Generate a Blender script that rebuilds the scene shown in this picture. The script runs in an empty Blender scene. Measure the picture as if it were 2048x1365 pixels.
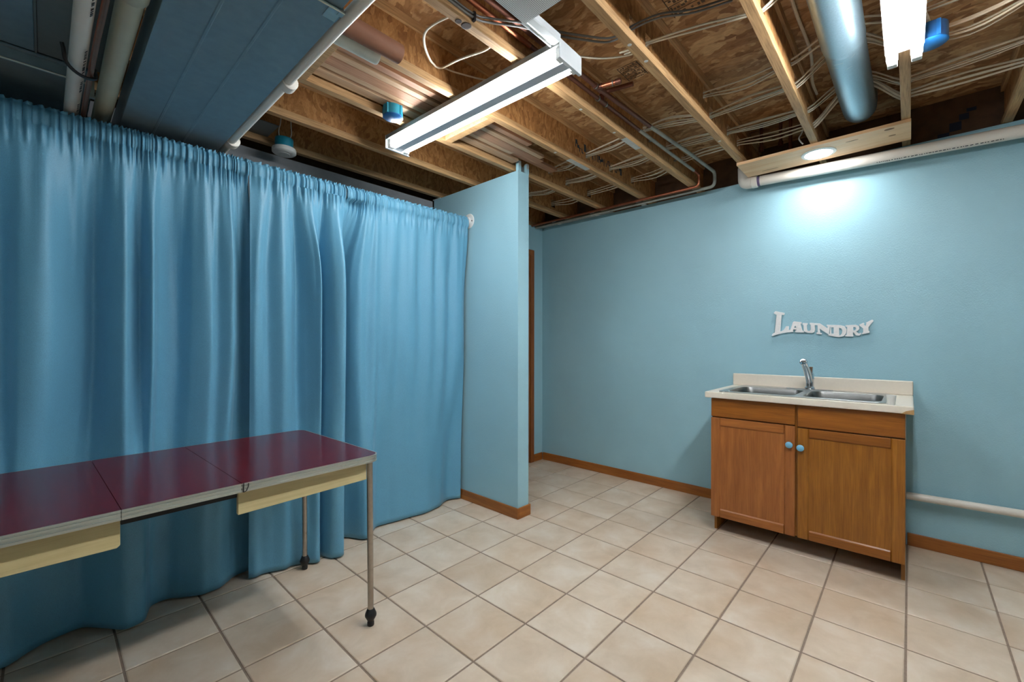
import bpy, bmesh, math, random
import numpy as np
from mathutils import Vector, Matrix

random.seed(7)
D = bpy.data
COL = bpy.context.scene.collection
SC = bpy.context.scene

# ------------------------------------------------------------------ camera, world, exposure
def setup_camera():
    yaw, pitch, roll, h = 0.744645662, -0.00233548773, 0.000861745, 1.22497
    f = np.array([math.cos(yaw)*math.cos(pitch), math.sin(yaw)*math.cos(pitch), math.sin(pitch)])
    r = np.array([math.sin(yaw), -math.cos(yaw), 0.0]); u = np.cross(r, f)
    c, s = math.cos(roll), math.sin(roll)
    R, U = c*r+s*u, -s*r+c*u
    cam = D.cameras.new('camera'); co = D.objects.new('camera', cam); COL.objects.link(co)
    co.matrix_world = Matrix(((R[0], U[0], -f[0], 0), (R[1], U[1], -f[1], 0), (R[2], U[2], -f[2], h), (0, 0, 0, 1)))
    cam.sensor_fit = 'HORIZONTAL'; cam.sensor_width = 36.0
    cam.lens = 862.7/2048*36; cam.shift_y = 4.6466/2048
    cam.clip_start = 0.02; cam.clip_end = 50
    SC.camera = co
setup_camera()
w = D.worlds.new('world'); SC.world = w; w.use_nodes = True
w.node_tree.nodes['Background'].inputs[0].default_value = (0.55, 0.6, 0.65, 1)
w.node_tree.nodes['Background'].inputs[1].default_value = 0.02
SC.view_settings.view_transform = 'Standard'
SC.view_settings.look = 'None'
SC.view_settings.gamma = 1.0
SC.view_settings.use_curve_mapping = False
SC.view_settings.exposure = 2.36
SC.cycles.use_denoising = True
SC.cycles.max_bounces = 8
SC.cycles.diffuse_bounces = 6
SC.cycles.glossy_bounces = 4
TUBE_E, TUBE2_E, TUBE3_E, LED_E = 11.5, 16.0, 7.0, 31.0

# ------------------------------------------------------------------ materials
def srgb(r, g, b):
    def l(c):
        c /= 255.0
        return c/12.92 if c <= 0.04045 else ((c+0.055)/1.055)**2.4
    return (l(r), l(g), l(b), 1.0)

class M:
    def __init__(self, name):
        self.m = D.materials.new(name); self.m.use_nodes = True
        self.nt = self.m.node_tree; self.b = self.nt.nodes['Principled BSDF']
    def n(self, t, **kw):
        x = self.nt.nodes.new(t)
        for k, v in kw.items(): setattr(x, k, v)
        return x
    def l(self, a, b): self.nt.links.new(a, b)
    def set(self, **kw):
        for k, v in kw.items():
            self.b.inputs[k.replace('_', ' ')].default_value = v
        return self
    def coords(self, scale=(1, 1, 1), rot=(0, 0, 0), random_off=True):
        tc = self.n('ShaderNodeTexCoord'); mp = self.n('ShaderNodeMapping')
        mp.inputs['Scale'].default_value = scale; mp.inputs['Rotation'].default_value = rot
        self.l(tc.outputs['Object'], mp.inputs['Vector'])
        if random_off:
            oi = self.n('ShaderNodeObjectInfo'); ml = self.n('ShaderNodeMath', operation='MULTIPLY')
            ml.inputs[1].default_value = 37.0
            self.l(oi.outputs['Random'], ml.inputs[0]); self.l(ml.outputs[0], mp.inputs['Location'])
        return mp.outputs[0]
    def noise(self, vec, scale=5, detail=4, rough=0.55, dist=0.0):
        x = self.n('ShaderNodeTexNoise'); x.inputs['Scale'].default_value = scale
        x.inputs['Detail'].default_value = detail; x.inputs['Roughness'].default_value = rough
        x.inputs['Distortion'].default_value = dist
        self.l(vec, x.inputs['Vector']); return x.outputs['Fac']
    def ramp(self, fac, stops):
        r = self.n('ShaderNodeValToRGB'); e = r.color_ramp.elements
        while len(e) > 1: e.remove(e[0])
        e[0].position, e[0].color = stops[0]
        for p, c in stops[1:]:
            q = e.new(p); q.color = c
        self.l(fac, r.inputs[0]); return r.outputs[0]
    def mix(self, fac, a, b, bt='MIX'):
        x = self.n('ShaderNodeMix', data_type='RGBA', blend_type=bt)
        for sock, v in ((x.inputs[0], fac), (x.inputs[6], a), (x.inputs[7], b)):
            if isinstance(v, (int, float, tuple)): sock.default_value = v
            else: self.l(v, sock)
        return x.outputs[2]
    def bump(self, h, strength=0.2, dist=0.002):
        x = self.n('ShaderNodeBump'); x.inputs['Strength'].default_value = strength
        x.inputs['Distance'].default_value = dist
        self.l(h, x.inputs['Height']); self.l(x.outputs[0], self.b.inputs['Normal'])
    def col(self, sock): self.l(sock, self.b.inputs['Base Color'])

def plain(name, rgb, rough=0.5, metal=0.0, var=0.06, scale=30, bump=0.0):
    a = M(name); v = a.coords()
    f = a.noise(v, scale, 3)
    c = srgb(*rgb)
    lo = tuple(x*(1-var) for x in c[:3])+(1,); hi = tuple(min(1, x*(1+var)) for x in c[:3])+(1,)
    a.col(a.ramp(f, [(0.3, lo), (0.7, hi)])); a.set(Roughness=rough, Metallic=metal)
    if bump: a.bump(f, bump, 0.001)
    return a.m

def paint(name, rgb):
    a = M(name); v = a.coords(random_off=False)
    f = a.noise(v, 170, 2, 0.5); g = a.noise(v, 1.3, 3)
    c = srgb(*rgb)
    a.col(a.ramp(g, [(0.3, tuple(x*0.96 for x in c[:3])+(1,)), (0.7, tuple(x*1.04 for x in c[:3])+(1,))]))
    a.set(Roughness=0.42); a.b.inputs['Specular IOR Level'].default_value = 0.35
    a.bump(f, 0.55, 0.0022)
    return a.m

def wood(name, dark, light, axis, rough=0.45, fine=1.0, rings=0.5, extra=None):
    """grain running along axis 0/1/2"""
    a = M(name)
    s = [9.0*fine]*3; s[axis] = 0.7*fine
    v = a.coords(tuple(s))
    f = a.noise(v, 3.0, 6, 0.6, 0.6)
    s2 = [60.0*fine]*3; s2[axis] = 2.0*fine
    v2 = a.coords(tuple(s2)); g = a.noise(v2, 3.0, 4, 0.6)
    base = a.ramp(f, [(0.25, srgb(*dark)), (0.52, srgb(*[(d+l)/2 for d, l in zip(dark, light)])), (0.72, srgb(*light))])
    pores = a.ramp(g, [(0.36, (0.55, 0.5, 0.45, 1)), (0.52, (1, 1, 1, 1))])
    a.col(a.mix(rings, base, pores, 'MULTIPLY'))
    a.set(Roughness=rough)
    a.bump(g, 0.12, 0.001)
    return a.m

def osb(name, stops, sx, sy, sz):
    a = M(name)
    v = a.coords((1, 1, 1))
    nz = a.n('ShaderNodeTexNoise'); nz.inputs['Scale'].default_value = 6.0; nz.inputs['Detail'].default_value = 3
    a.l(v, nz.inputs['Vector'])
    vm = a.n('ShaderNodeVectorMath', operation='MULTIPLY_ADD')
    vm.inputs[1].default_value = (0.16, 0.16, 0.16)
    a.l(nz.outputs['Color'], vm.inputs[0]); a.l(v, vm.inputs[2])
    cols = []
    for k, rz in enumerate((0.35, -0.5)):
        mp = a.n('ShaderNodeMapping'); mp.inputs['Scale'].default_value = (sx, sy, sz)
        mp.inputs['Rotation'].default_value = (rz*(sz > sx and 0.4 or 0), rz*(sy > 60 and 1 or 0), rz)
        a.l(vm.outputs[0], mp.inputs['Vector'])
        vo = a.n('ShaderNodeTexVoronoi'); vo.inputs['Scale'].default_value = 1.0
        a.l(mp.outputs[0], vo.inputs['Vector'])
        sp = a.n('ShaderNodeSeparateColor'); a.l(vo.outputs['Color'], sp.inputs[0])
        cols.append(a.ramp(sp.outputs[0], stops))
    f = a.noise(v, 9.0, 3)
    fr = a.ramp(f, [(0.46, (0, 0, 0, 1)), (0.54, (1, 1, 1, 1))])
    c = a.mix(fr, cols[0], cols[1])
    s = [50.0, 50.0, 50.0]; g = a.noise(a.coords((sx*3, sy*3, sz*3)), 1.0, 3)
    c = a.mix(0.45, c, a.ramp(g, [(0.3, (0.5, 0.45, 0.4, 1)), (0.62, (1, 1, 1, 1))]), 'MULTIPLY')
    a.col(c); a.set(Roughness=0.7)
    a.bump(g, 0.3, 0.002)
    return a.m

def tile_mat():
    a = M('ceramic_tile'); v = a.coords((1, 1, 1))
    f = a.noise(v, 7.0, 6, 0.62, 0.4); g = a.noise(v, 2.6, 2); k = a.noise(v, 85, 2)
    c1 = a.ramp(f, [(0.28, srgb(205, 185, 162)), (0.5, srgb(217, 198, 176)), (0.72, srgb(225, 211, 194))])
    c2 = a.ramp(g, [(0.36, srgb(226, 204, 178)), (0.6, srgb(255, 255, 255))])
    c = a.mix(0.45, c1, c2, 'MULTIPLY')
    oi = a.n('ShaderNodeObjectInfo')
    c = a.mix(1.0, c, a.ramp(oi.outputs['Random'], [(0.0, (0.93, 0.93, 0.93, 1)), (1.0, (1, 1, 1, 1))]), 'MULTIPLY')
    a.col(c); a.set(Roughness=0.38); a.b.inputs['Specular IOR Level'].default_value = 0.4
    a.bump(f, 0.12, 0.002)
    return a.m

def fabric(name, rgb):
    a = M(name); v = a.coords((900, 900, 260))
    f = a.noise(v, 1.0, 2)
    c = srgb(*rgb)
    a.col(a.ramp(f, [(0.3, tuple(x*0.86 for x in c[:3])+(1,)), (0.7, tuple(min(1, x*1.12) for x in c[:3])+(1,))]))
    a.set(Roughness=0.48)
    a.b.inputs['Specular IOR Level'].default_value = 0.5
    a.b.inputs['Sheen Weight'].default_value = 0.15; a.b.inputs['Sheen Roughness'].default_value = 0.4
    a.b.inputs['Sheen Tint'].default_value = (0.75, 0.88, 1, 1)
    a.bump(f, 0.12, 0.0006)
    return a.m

def metal(name, rgb, rough, stretch=None, metallic=0.95, spangle=False):
    a = M(name); v = a.coords(stretch or (40, 40, 40))
    c = srgb(*rgb)
    if spangle:
        vo = a.n('ShaderNodeTexVoronoi'); vo.inputs['Scale'].default_value = 2.2
        a.l(v, vo.inputs['Vector']); sp = a.n('ShaderNodeSeparateColor'); a.l(vo.outputs['Color'], sp.inputs[0])
        f = sp.outputs[0]
    else: f = a.noise(v, 1.0, 3)
    a.col(a.ramp(f, [(0.2, tuple(x*0.85 for x in c[:3])+(1,)), (0.8, tuple(min(1, x*1.1) for x in c[:3])+(1,))]))
    r = a.n('ShaderNodeMapRange'); r.inputs[3].default_value = rough*0.8; r.inputs[4].default_value = rough*1.25
    a.l(f, r.inputs[0]); a.l(r.outputs[0], a.b.inputs['Roughness'])
    a.set(Metallic=metallic)
    return a.m

def emit(name, rgb, strength):
    a = M(name); a.b.inputs['Base Color'].default_value = (0.9, 0.9, 0.9, 1)
    a.b.inputs['Emission Color'].default_value = rgb; a.b.inputs['Emission Strength'].default_value = strength
    return a.m

m_wall = paint('blue_wall_paint', (154, 194, 206))
m_tile = tile_mat()
m_grout = plain('grout', (142, 123, 107), 0.9, 0, 0.12, 60)
OSB_STOPS = [(0.0, srgb(140, 96, 54)), (0.35, srgb(170, 124, 76)), (0.6, srgb(190, 146, 96)), (0.85, srgb(214, 176, 128)), (1.0, srgb(152, 108, 64))]
m_osb = osb('osb_subfloor', OSB_STOPS, 34, 9, 34)
m_osbweb = osb('osb_joist_web', [(0.0, srgb(140, 92, 46)), (0.5, srgb(172, 120, 66)), (1.0, srgb(190, 140, 84))], 70, 34, 22)
m_lumber = wood('joist_lumber', (162, 124, 82), (204, 164, 114), 0, 0.65, 1.3, 0.75)
m_pine = wood('pine_board', (232, 178, 126), (248, 210, 166), 1, 0.5, 0.8, 0.25)
m_plank = wood('stored_plank', (150, 104, 76), (190, 146, 112), 0, 0.6)
m_plank2 = wood('stored_plank_pale', (170, 136, 104), (204, 172, 138), 0, 0.6)
m_oakv = wood('oak_vertical', (130, 78, 20), (174, 112, 36), 2, 0.32, 1.2, 0.45)
m_oakh = wood('oak_horizontal', (126, 72, 20), (170, 102, 34), 1, 0.32, 1.2, 0.45)
m_oakv2 = wood('oak_door_red', (142, 82, 36), (178, 110, 54), 2, 0.34, 1.2, 0.4)
m_oakh2 = wood('oak_rail_red', (140, 80, 32), (178, 110, 50), 1, 0.34, 1.2, 0.4)
m_trimy = wood('oak_trim_y', (136, 78, 26), (182, 112, 46), 1, 0.35, 1.0, 0.5)
m_trimx = wood('oak_trim_x', (136, 78, 26), (182, 112, 46), 0, 0.35, 1.0, 0.5)
m_trimz = wood('oak_trim_z', (120, 66, 24), (158, 92, 38), 2, 0.35, 1.0, 0.5)
m_raw = plain('raw_particleboard', (176, 138, 90), 0.8, 0, 0.2, 200)
m_lam = plain('cream_laminate', (222, 212, 196), 0.35, 0, 0.02, 60)
m_steel = metal('brushed_steel', (190, 190, 188), 0.3, (4, 14, 14))
m_bowl = metal('shaded_bowl_steel', (132, 132, 130), 0.34, (4, 14, 14))  # sink steel darkened, the bowls' inner shade put into the colour
m_chrome = metal('chrome', (215, 218, 222), 0.08)
m_knob = plain('blue_knob', (120, 182, 214), 0.25)
m_curtain = fabric('blue_curtain', (98, 158, 186))
m_red = plain('burgundy_linoleum', (92, 17, 22), 0.17, 0, 0.07, 14)
m_red.node_tree.nodes['Principled BSDF'].inputs['Specular IOR Level'].default_value = 0.32
m_alu = metal('ribbed_edging', (196, 198, 190), 0.35, (3, 60, 60), 0.85)
m_apron = wood('painted_apron', (198, 180, 130), (218, 202, 154), 0, 0.55, 0.6, 0.2)
m_black = plain('black_rubber', (22, 22, 24), 0.45)
m_blackwood = plain('black_rail', (14, 14, 15), 0.6)
m_tubeleg = metal('worn_chrome_leg', (176, 168, 158), 0.3)
m_pvc = plain('white_pvc', (226, 219, 208), 0.35, 0, 0.03, 10)
m_pvcold = plain('aged_pvc', (190, 190, 168), 0.4, 0, 0.06, 8)
m_purple = plain('purple_primer', (96, 80, 116), 0.5)
m_galv = metal('galvanized_sheet', (126, 148, 158), 0.45, (25, 25, 25), 0.35)
m_galv2 = metal('galvanized_dull', (116, 120, 118), 0.55, (25, 25, 25), 0.3)
m_galv3 = metal('galvanized_pipe', (150, 172, 182), 0.34, (160, 160, 160), 0.8)
m_copper = metal('copper_pipe', (176, 106, 78), 0.35, (12, 60, 60))
m_copperdk = metal('dark_copper', (118, 76, 62), 0.45, (12, 60, 60), 0.8)
m_solder = metal('solder_grey', (150, 150, 142), 0.4)
m_insul = plain('painted_pipe', (150, 150, 140), 0.5, 0, 0.3, 9)
m_cable = plain('cream_cable', (206, 194, 172), 0.45, 0, 0.05, 30)
m_cableg = plain('grey_cable', (104, 102, 98), 0.45, 0, 0.05, 30)
m_teal = plain('teal_box', (26, 128, 150), 0.4)
m_bluecap = plain('blue_cover', (20, 84, 140), 0.4)
m_whitepl = plain('white_plastic', (226, 226, 222), 0.35, 0, 0.02)
m_whitemt = plain('white_enamel', (222, 226, 228), 0.3, 0, 0.02)
m_pan = plain('dimmed_enamel', (128, 130, 128), 0.45, 0, 0.04)  # tray enamel darkened in colour to hold down the tubes' glare
m_greymt = plain('grey_enamel', (158, 164, 170), 0.35, 0, 0.03)  # ballast cover's shade between the tubes put into the colour
m_cardb = plain('brown_card_tube', (138, 92, 68), 0.7, 0, 0.08, 20)
m_paper = plain('grey_paper_tube', (186, 190, 180), 0.6, 0, 0.08, 16)
m_conc = plain('grey_concrete', (142, 142, 144), 0.9, 0, 0.12, 9, 0.2)
m_darkwood = plain('dark_rim_board', (84, 58, 36), 0.8, 0, 0.25, 14)
m_sign = plain('whitewashed_metal', (230, 228, 226), 0.5, 0, 0.05, 80)
m_drywall = plain('raw_drywall_edge', (170, 176, 176), 0.8, 0, 0.15, 60)
m_ink = plain('dark_ink', (34, 36, 40), 0.7)
m_stamp = plain('faded_stamp_ink', (84, 66, 46), 0.8, 0, 0.2, 60)
m_inkblue = plain('blue_ink', (24, 46, 60), 0.7)
m_blueprint = plain('blue_print', (24, 32, 52), 0.8)
m_patch = plain('pale_paint', (196, 196, 188), 0.7, 0, 0.12, 40)
m_knot = plain('dark_knot', (58, 36, 24), 0.7, 0, 0.3, 60)
m_knot2 = plain('pine_knot', (136, 92, 52), 0.6, 0, 0.3, 60)
m_tube = emit('lit_tube', (0.93, 0.97, 1.0, 1), TUBE_E)
m_tube2 = emit('lit_tube_strip', (0.93, 0.97, 1.0, 1), TUBE2_E)
m_led = emit('led_lens', (0.95, 0.98, 1.0, 1), LED_E)
def perf_mat():
    a = M('perforated_sheet'); v = a.coords((165, 165, 165), random_off=False)
    vo = a.n('ShaderNodeTexVoronoi'); vo.inputs['Scale'].default_value = 1.0
    vo.inputs['Randomness'].default_value = 0.0
    a.l(v, vo.inputs['Vector'])
    a.col(a.ramp(vo.outputs['Distance'], [(0.25, srgb(90, 92, 94)), (0.31, srgb(222, 224, 224))]))
    a.set(Roughness=0.4); return a.m
m_perf = perf_mat()

# ------------------------------------------------------------------ mesh helpers
class MB:
    def __init__(self): self.v = []; self.f = []
    def add(self, vs, fs):
        o = len(self.v); self.v += [tuple(p) for p in vs]; self.f += [tuple(i+o for i in q) for q in fs]; return self
    def box(self, x0, x1, y0, y1, z0, z1):
        vs = [(x, y, z) for z in (z0, z1) for y in (y0, y1) for x in (x0, x1)]
        return self.add(vs, [(0, 2, 3, 1), (4, 5, 7, 6), (0, 1, 5, 4), (2, 6, 7, 3), (0, 4, 6, 2), (1, 3, 7, 5)])
    def prism(self, poly, a0, a1, axis):
        """polygon extruded along axis; poly gives the two other coordinates in order"""
        def P(p, a):
            q = list(p); q.insert(axis, a); return tuple(q)
        n = len(poly)
        vs = [P(p, a0) for p in poly]+[P(p, a1) for p in poly]
        fs = [tuple(range(n))[::-1], tuple(range(n, 2*n))]+[(i, (i+1) % n, n+(i+1) % n, n+i) for i in range(n)]
        return self.add(vs, fs)
    def tube(self, path, r, n=10, cap=True, flat=1.0):
        P = [Vector(p) for p in path]; vs = []; fs = []; m = len(P)
        rs = r if isinstance(r, (list, tuple)) else [r]*m
        t0 = (P[1]-P[0]).normalized()
        up = Vector((0, 0, 1)) if abs(t0.z) < 0.9 else Vector((1, 0, 0))
        nrm = (up-t0*up.dot(t0)).normalized()
        for i in range(m):
            t = (P[min(i+1, m-1)]-P[max(i-1, 0)]).normalized()
            nrm = (nrm-t*nrm.dot(t)).normalized(); bi = t.cross(nrm)
            for k in range(n):
                a = 2*math.pi*k/n
                vs.append(P[i]+(nrm*math.cos(a)*flat+bi*math.sin(a))*rs[i])
        for i in range(m-1):
            for k in range(n):
                k2 = (k+1) % n
                fs.append((i*n+k, i*n+k2, (i+1)*n+k2, (i+1)*n+k))
        if cap:
            fs.append(tuple(range(n))[::-1]); fs.append(tuple((m-1)*n+k for k in range(n)))
        return self.add(vs, fs)
    def lathe(self, prof, c, axis=2, n=24):
        """profile of (radius, height) pairs spun round an axis through c"""
        vs = []; fs = []
        for r, h in prof:
            for k in range(n):
                a = 2*math.pi*k/n; u, v = r*math.cos(a), r*math.sin(a)
                p = {2: (u, v, h), 0: (h, u, v), 1: (v, h, u)}[axis]
                vs.append((c[0]+p[0], c[1]+p[1], c[2]+p[2]))
        m = len(prof)
        for i in range(m-1):
            for k in range(n):
                k2 = (k+1) % n
                fs.append((i*n+k, i*n+k2, (i+1)*n+k2, (i+1)*n+k))
        if prof[0][0] > 1e-6: fs.append(tuple(range(n))[::-1])
        if prof[-1][0] > 1e-6: fs.append(tuple((m-1)*n+k for k in range(n)))
        return self.add(vs, fs)
    def xf(self, mat):
        self.v = [tuple(mat @ Vector(p)) for p in self.v]; return self

def finish_mesh(name, mb, smooth):
    me = D.meshes.new(name); me.from_pydata(mb.v, [], mb.f); me.validate(); me.update()
    bm = bmesh.new(); bm.from_mesh(me); bmesh.ops.recalc_face_normals(bm, faces=bm.faces)
    bm.to_mesh(me); bm.free()
    if smooth:
        for p in me.polygons: p.use_smooth = True
    return me

def tag(o, label=None, cat=None, group=None, kind=None):
    if label: o['label'] = label
    if cat: o['category'] = cat
    if group: o['group'] = group
    if kind: o['kind'] = kind
    return o

def world_loc(p):
    v = Vector((0, 0, 0))
    while p is not None: v += p.location; p = p.parent
    return v

def obj(name, mb, mat, parent=None, smooth=False, bevel=0.0, origin=None, kind=None, label=None, sharp=40):
    """one mesh object; vertices are given in room coordinates"""
    vs = np.array(mb.v)
    if origin is None:
        lo, hi = vs.min(0), vs.max(0); origin = ((lo[0]+hi[0])/2, (lo[1]+hi[1])/2, lo[2])
    mb.v = [tuple(np.array(p)-np.array(origin)) for p in mb.v]
    me = finish_mesh(name, mb, smooth); me.materials.append(mat)
    o = D.objects.new(name, me); COL.objects.link(o)
    o.location = Vector(origin)-(world_loc(parent) if parent else Vector((0, 0, 0)))
    if parent: o.parent = parent
    if bevel:
        b = o.modifiers.new('bevel', 'BEVEL'); b.width = bevel; b.segments = 2; b.limit_method = 'ANGLE'; b.angle_limit = math.radians(40)
    if smooth:
        me.set_sharp_from_angle(angle=math.radians(sharp))
    if kind: o['kind'] = kind
    if label: o['label'] = label
    return o

def thing(name, label, cat, loc=(0, 0, 0), group=None, kind=None):
    o = D.objects.new(name, None); COL.objects.link(o); o.location = loc; o.empty_display_size = 0.05
    return tag(o, label, cat, group, kind)

def fillet(path, r, n=5):
    P = [Vector(p) for p in path]; out = [P[0]]
    for i in range(1, len(P)-1):
        a, b, c = P[i-1], P[i], P[i+1]
        d1, d2 = (a-b), (c-b); rr = min(r, d1.length*0.45, d2.length*0.45)
        p1, p2 = b+d1.normalized()*rr, b+d2.normalized()*rr
        for k in range(n+1):
            t = k/n; out.append(p1*(1-t)**2+b*2*t*(1-t)+p2*t*t)
    out.append(P[-1]); return out

def spline(ctrl, n):
    """Catmull-Rom through control points"""
    P = np.array(ctrl, float); P = np.vstack([2*P[0]-P[1], P, 2*P[-1]-P[-2]]); m = len(ctrl)-1; out = []
    for t in np.linspace(0, m, n):
        i = min(int(t), m-1); u = t-i
        a, b, c, d = P[i], P[i+1], P[i+2], P[i+3]
        out.append(0.5*((2*b)+(-a+c)*u+(2*a-5*b+4*c-d)*u*u+(-a+3*b-3*c+d)*u**3))
    return np.array(out)

# ------------------------------------------------------------------ room shell
XW, ZT = 3.548, 2.420
floor = obj('floor', MB().box(-2.6, 3.66, -2.8, 3.1, -0.06, -0.004), m_grout, kind='structure')
TX, TY, TP, TS = 1.42047, 0.92360, 0.305, 0.2968
CAMF = (math.cos(0.744646), math.sin(0.744646)); CAMR = (math.sin(0.744646), -math.cos(0.744646))
def sees(x, y):
    z = x*CAMF[0]+y*CAMF[1]
    if z < 0.5: return False
    u = (x*CAMR[0]+y*CAMR[1])/z; v = 1.225/z
    return abs(u) < 1.30 and v < 0.90
def tile_mb(x0, x1, y0, y1):
    e = 0.0035; b = MB()
    vs = [(x0, y0, -0.008), (x1, y0, -0.008), (x1, y1, -0.008), (x0, y1, -0.008),
          (x0, y0, -0.002), (x1, y0, -0.002), (x1, y1, -0.002), (x0, y1, -0.002),
          (x0+e, y0+e, 0), (x1-e, y0+e, 0), (x1-e, y1-e, 0), (x0+e, y1-e, 0)]
    fs = [(8, 9, 10, 11)]
    for i in range(4):
        j = (i+1) % 4; fs += [(i, j, 4+j, 4+i), (4+i, 4+j, 8+j, 8+i)]
    return b.add(vs, fs)
tile_mesh = None; rest = MB()
for i in range(-14, 8):
    for j in range(-13, 8):
        x0, y0 = TX+TP*i+(TP-TS)/2, TY+TP*j+(TP-TS)/2
        x1, y1 = x0+TS, y0+TS
        if x0 > 3.6 or y0 > 3.0 or x1 < -2.6 or y1 < -2.8: continue
        vis = any(sees(a, b) for a in (x0, (x0+x1)/2, x1) for b in (y0, (y0+y1)/2, y1)) and y0 < 2.9
        if not vis:
            t = tile_mb(x0, min(x1, 3.6), y0, y1); rest.add(t.v, t.f); continue
        if tile_mesh is None:
            tile_mesh = finish_mesh('tile', tile_mb(-TS/2, TS/2, -TS/2, TS/2), False); tile_mesh.materials.append(m_tile)
        o = D.objects.new('tile', tile_mesh); COL.objects.link(o); o.parent = floor
        o.location = Vector(((x0+x1)/2, (y0+y1)/2, 0))-floor.location
r_ = obj('tile_field', rest, m_tile, floor, kind='stuff')

def struct(name, mb, mat, **kw): return obj(name, mb, mat, kind='structure', **kw)
struct('wall_right', MB().box(XW, XW+0.11, -2.8, 2.95, 0, ZT), m_wall)
struct('wall_far', MB().box(2.338, XW-0.002, 2.835, 2.95, 0, ZT-0.004), m_wall)
wp = MB()
wp.box(2.222, 2.335, 1.992, 2.94, 0, 2.416)
wp.box(2.222, 2.252, 1.990, 2.012, 2.416, 2.478); wp.box(2.307, 2.335, 1.990, 2.012, 2.416, 2.478)
part_wall = struct('wall_partition', wp, m_wall)
obj('torn_edge', MB().box(2.224, 2.250, 1.9885, 2.011, 2.455, 2.486), m_drywall, part_wall)
obj('torn_edge', MB().box(2.309, 2.333, 1.9885, 2.011, 2.450, 2.486), m_drywall, part_wall)
obj('stud_end', MB().box(2.252, 2.307, 2.010, 2.036, 2.416, 2.462), m_galv2, part_wall)
struct('wall_left', MB().box(-2.6, 2.216, 2.952, 3.1, 0, 2.408), m_conc)
struct('wall_back', MB().box(-2.7, -2.6, -2.8, 3.1, 0, 2.66), m_wall)
struct('wall_near', MB().box(-2.6, XW+0.1, -2.9, -2.8, 0, 2.66), m_wall)
ceil = struct('ceiling', MB().box(-2.7, 3.9, -2.9, 3.5, 2.685, 2.72), m_darkwood)
for ix, (a, b) in enumerate(((-2.7, -2.19), (-2.187, -0.967), (-0.963, 0.253), (0.257, 1.473), (1.477, 2.693), (2.697, 3.74))):
    for c, d in ((-2.9, -1.203), (-1.2, 1.238), (1.241, 3.3)):
        obj('subfloor_panel', MB().box(a, b, c, d, 2.666, 2.684), m_osb, ceil, origin=((a+b)/2, (c+d)/2, 2.666))
struct('trim_1', MB().box(3.63, 3.67, -2.9, 3.3, 2.421, 2.665), m_darkwood)          # rim board over the sink wall
struct('trim_2', MB().box(-2.6, 3.62, 3.12, 3.16, 2.41, 2.665), m_darkwood)          # rim board over the concrete wall
struct('trim_3', MB().box(2.222, 3.62, 2.86, 2.955, 2.418, 2.424).box(3.50, 3.62, 2.0, 2.86, 2.4205, 2.4238), m_drywall)
def base(name, x0, x1, y0, y1, mat):
    h = 0.076
    return struct(name, MB().box(x0, x1, y0, y1, 0, h), mat, bevel=0.004)
base('baseboard_right', XW-0.012, XW-0.0005, 0.95, 2.822, m_trimy)
base('baseboard_right_near', XW-0.012, XW-0.0005, -2.8, 0.008, m_trimy)
base('baseboard_far', 3.402, XW-0.0125, 2.823, 2.8345, m_trimx)
base('baseboard_partition', 2.210, 2.2215, 1.9795, 2.94, m_trimy)
base('baseboard_partition_end', 2.2222, 2.347, 1.9795, 1.9915, m_trimx)
base('baseboard_partition_back', 2.3355, 2.347, 1.992, 2.83, m_trimy)
door = thing('door_1', None, None, (2.98, 2.83, 0), kind='structure')
obj('casing', MB().box(3.342, 3.400, 2.822, 2.8345, 0, 2.165), m_trimz, door, bevel=0.003)
obj('casing', MB().box(2.50, 2.558, 2.822, 2.8345, 0, 2.165), m_trimz, door, bevel=0.003)
obj('casing', MB().box(2.558, 3.342, 2.822, 2.8345, 2.107, 2.165), m_trimx, door, bevel=0.003)
obj('door_slab', MB().box(2.56, 3.34, 2.828, 2.8345, 0.006, 2.106), m_trimz, door)
obj('knob', MB().lathe([(0.0, -0.05), (0.02, -0.048), (0.026, -0.035), (0.02, -0.02), (0.01, -0.015), (0.01, 0.0)], (2.63, 2.828, 0.95), 1, 16), m_chrome, door, smooth=True)

# ------------------------------------------------------------------ joists
JY = {k: 0.036+0.407*(8-k) for k in range(1, 10)}        # outer (+y) edge of each flange
BUNDLES = {                                              # cable bundles: joist -> (x, z) of the hole in its web
 'a': {3: (2.665, 2.559), 4: (2.560, 2.530), 5: (2.58, 2.575), 6: (2.558, 2.512), 7: (2.536, 2.512), 8: (2.52, 2.52), 9: (2.50, 2.54)},
 'b': {2: (2.901, 2.527), 3: (2.892, 2.530), 4: (2.876, 2.530), 5: (2.93, 2.575), 6: (2.872, 2.530), 7: (2.894, 2.530), 8: (2.90, 2.53), 9: (2.88, 2.54)},
 'c': {2: (3.234, 2.523), 3: (3.213, 2.522), 4: (3.215, 2.535), 5: (3.20, 2.575), 6: (3.080, 2.532), 7: (3.075, 2.515), 8: (3.05, 2.52), 9: (3.08, 2.53)},
 'd': {6: (2.45, 2.578), 7: (2.44, 2.577), 8: (2.40, 2.57), 9: (2.38, 2.57)},
 'e': {6: (1.758, 2.508), 7: (1.874, 2.508), 8: (1.95, 2.52), 9: (2.1, 2.53)},
 'f': {6: (1.62, 2.500)},
}
JLAB = {
 1: 'wood I-joist closest to the grey concrete wall, behind the smoke alarm',
 2: 'second wood I-joist out from the concrete wall, ending over the blue partition',
 3: 'wood I-joist carrying the blue round box and one side of the stored planks',
 4: 'wood I-joist along the front side of the stored planks, dark print on its web',
 5: 'wood I-joist with a dark knot and a looping cable beneath it',
 6: 'wood I-joist running to the left end of the pine light board',
 7: 'wood I-joist running to the middle of the pine light board above the downlight',
 8: 'wood I-joist above the bare strip light, at the right end of the pine board',
 9: 'wood I-joist at the right edge of the picture, beyond the strip light',
}
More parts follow.
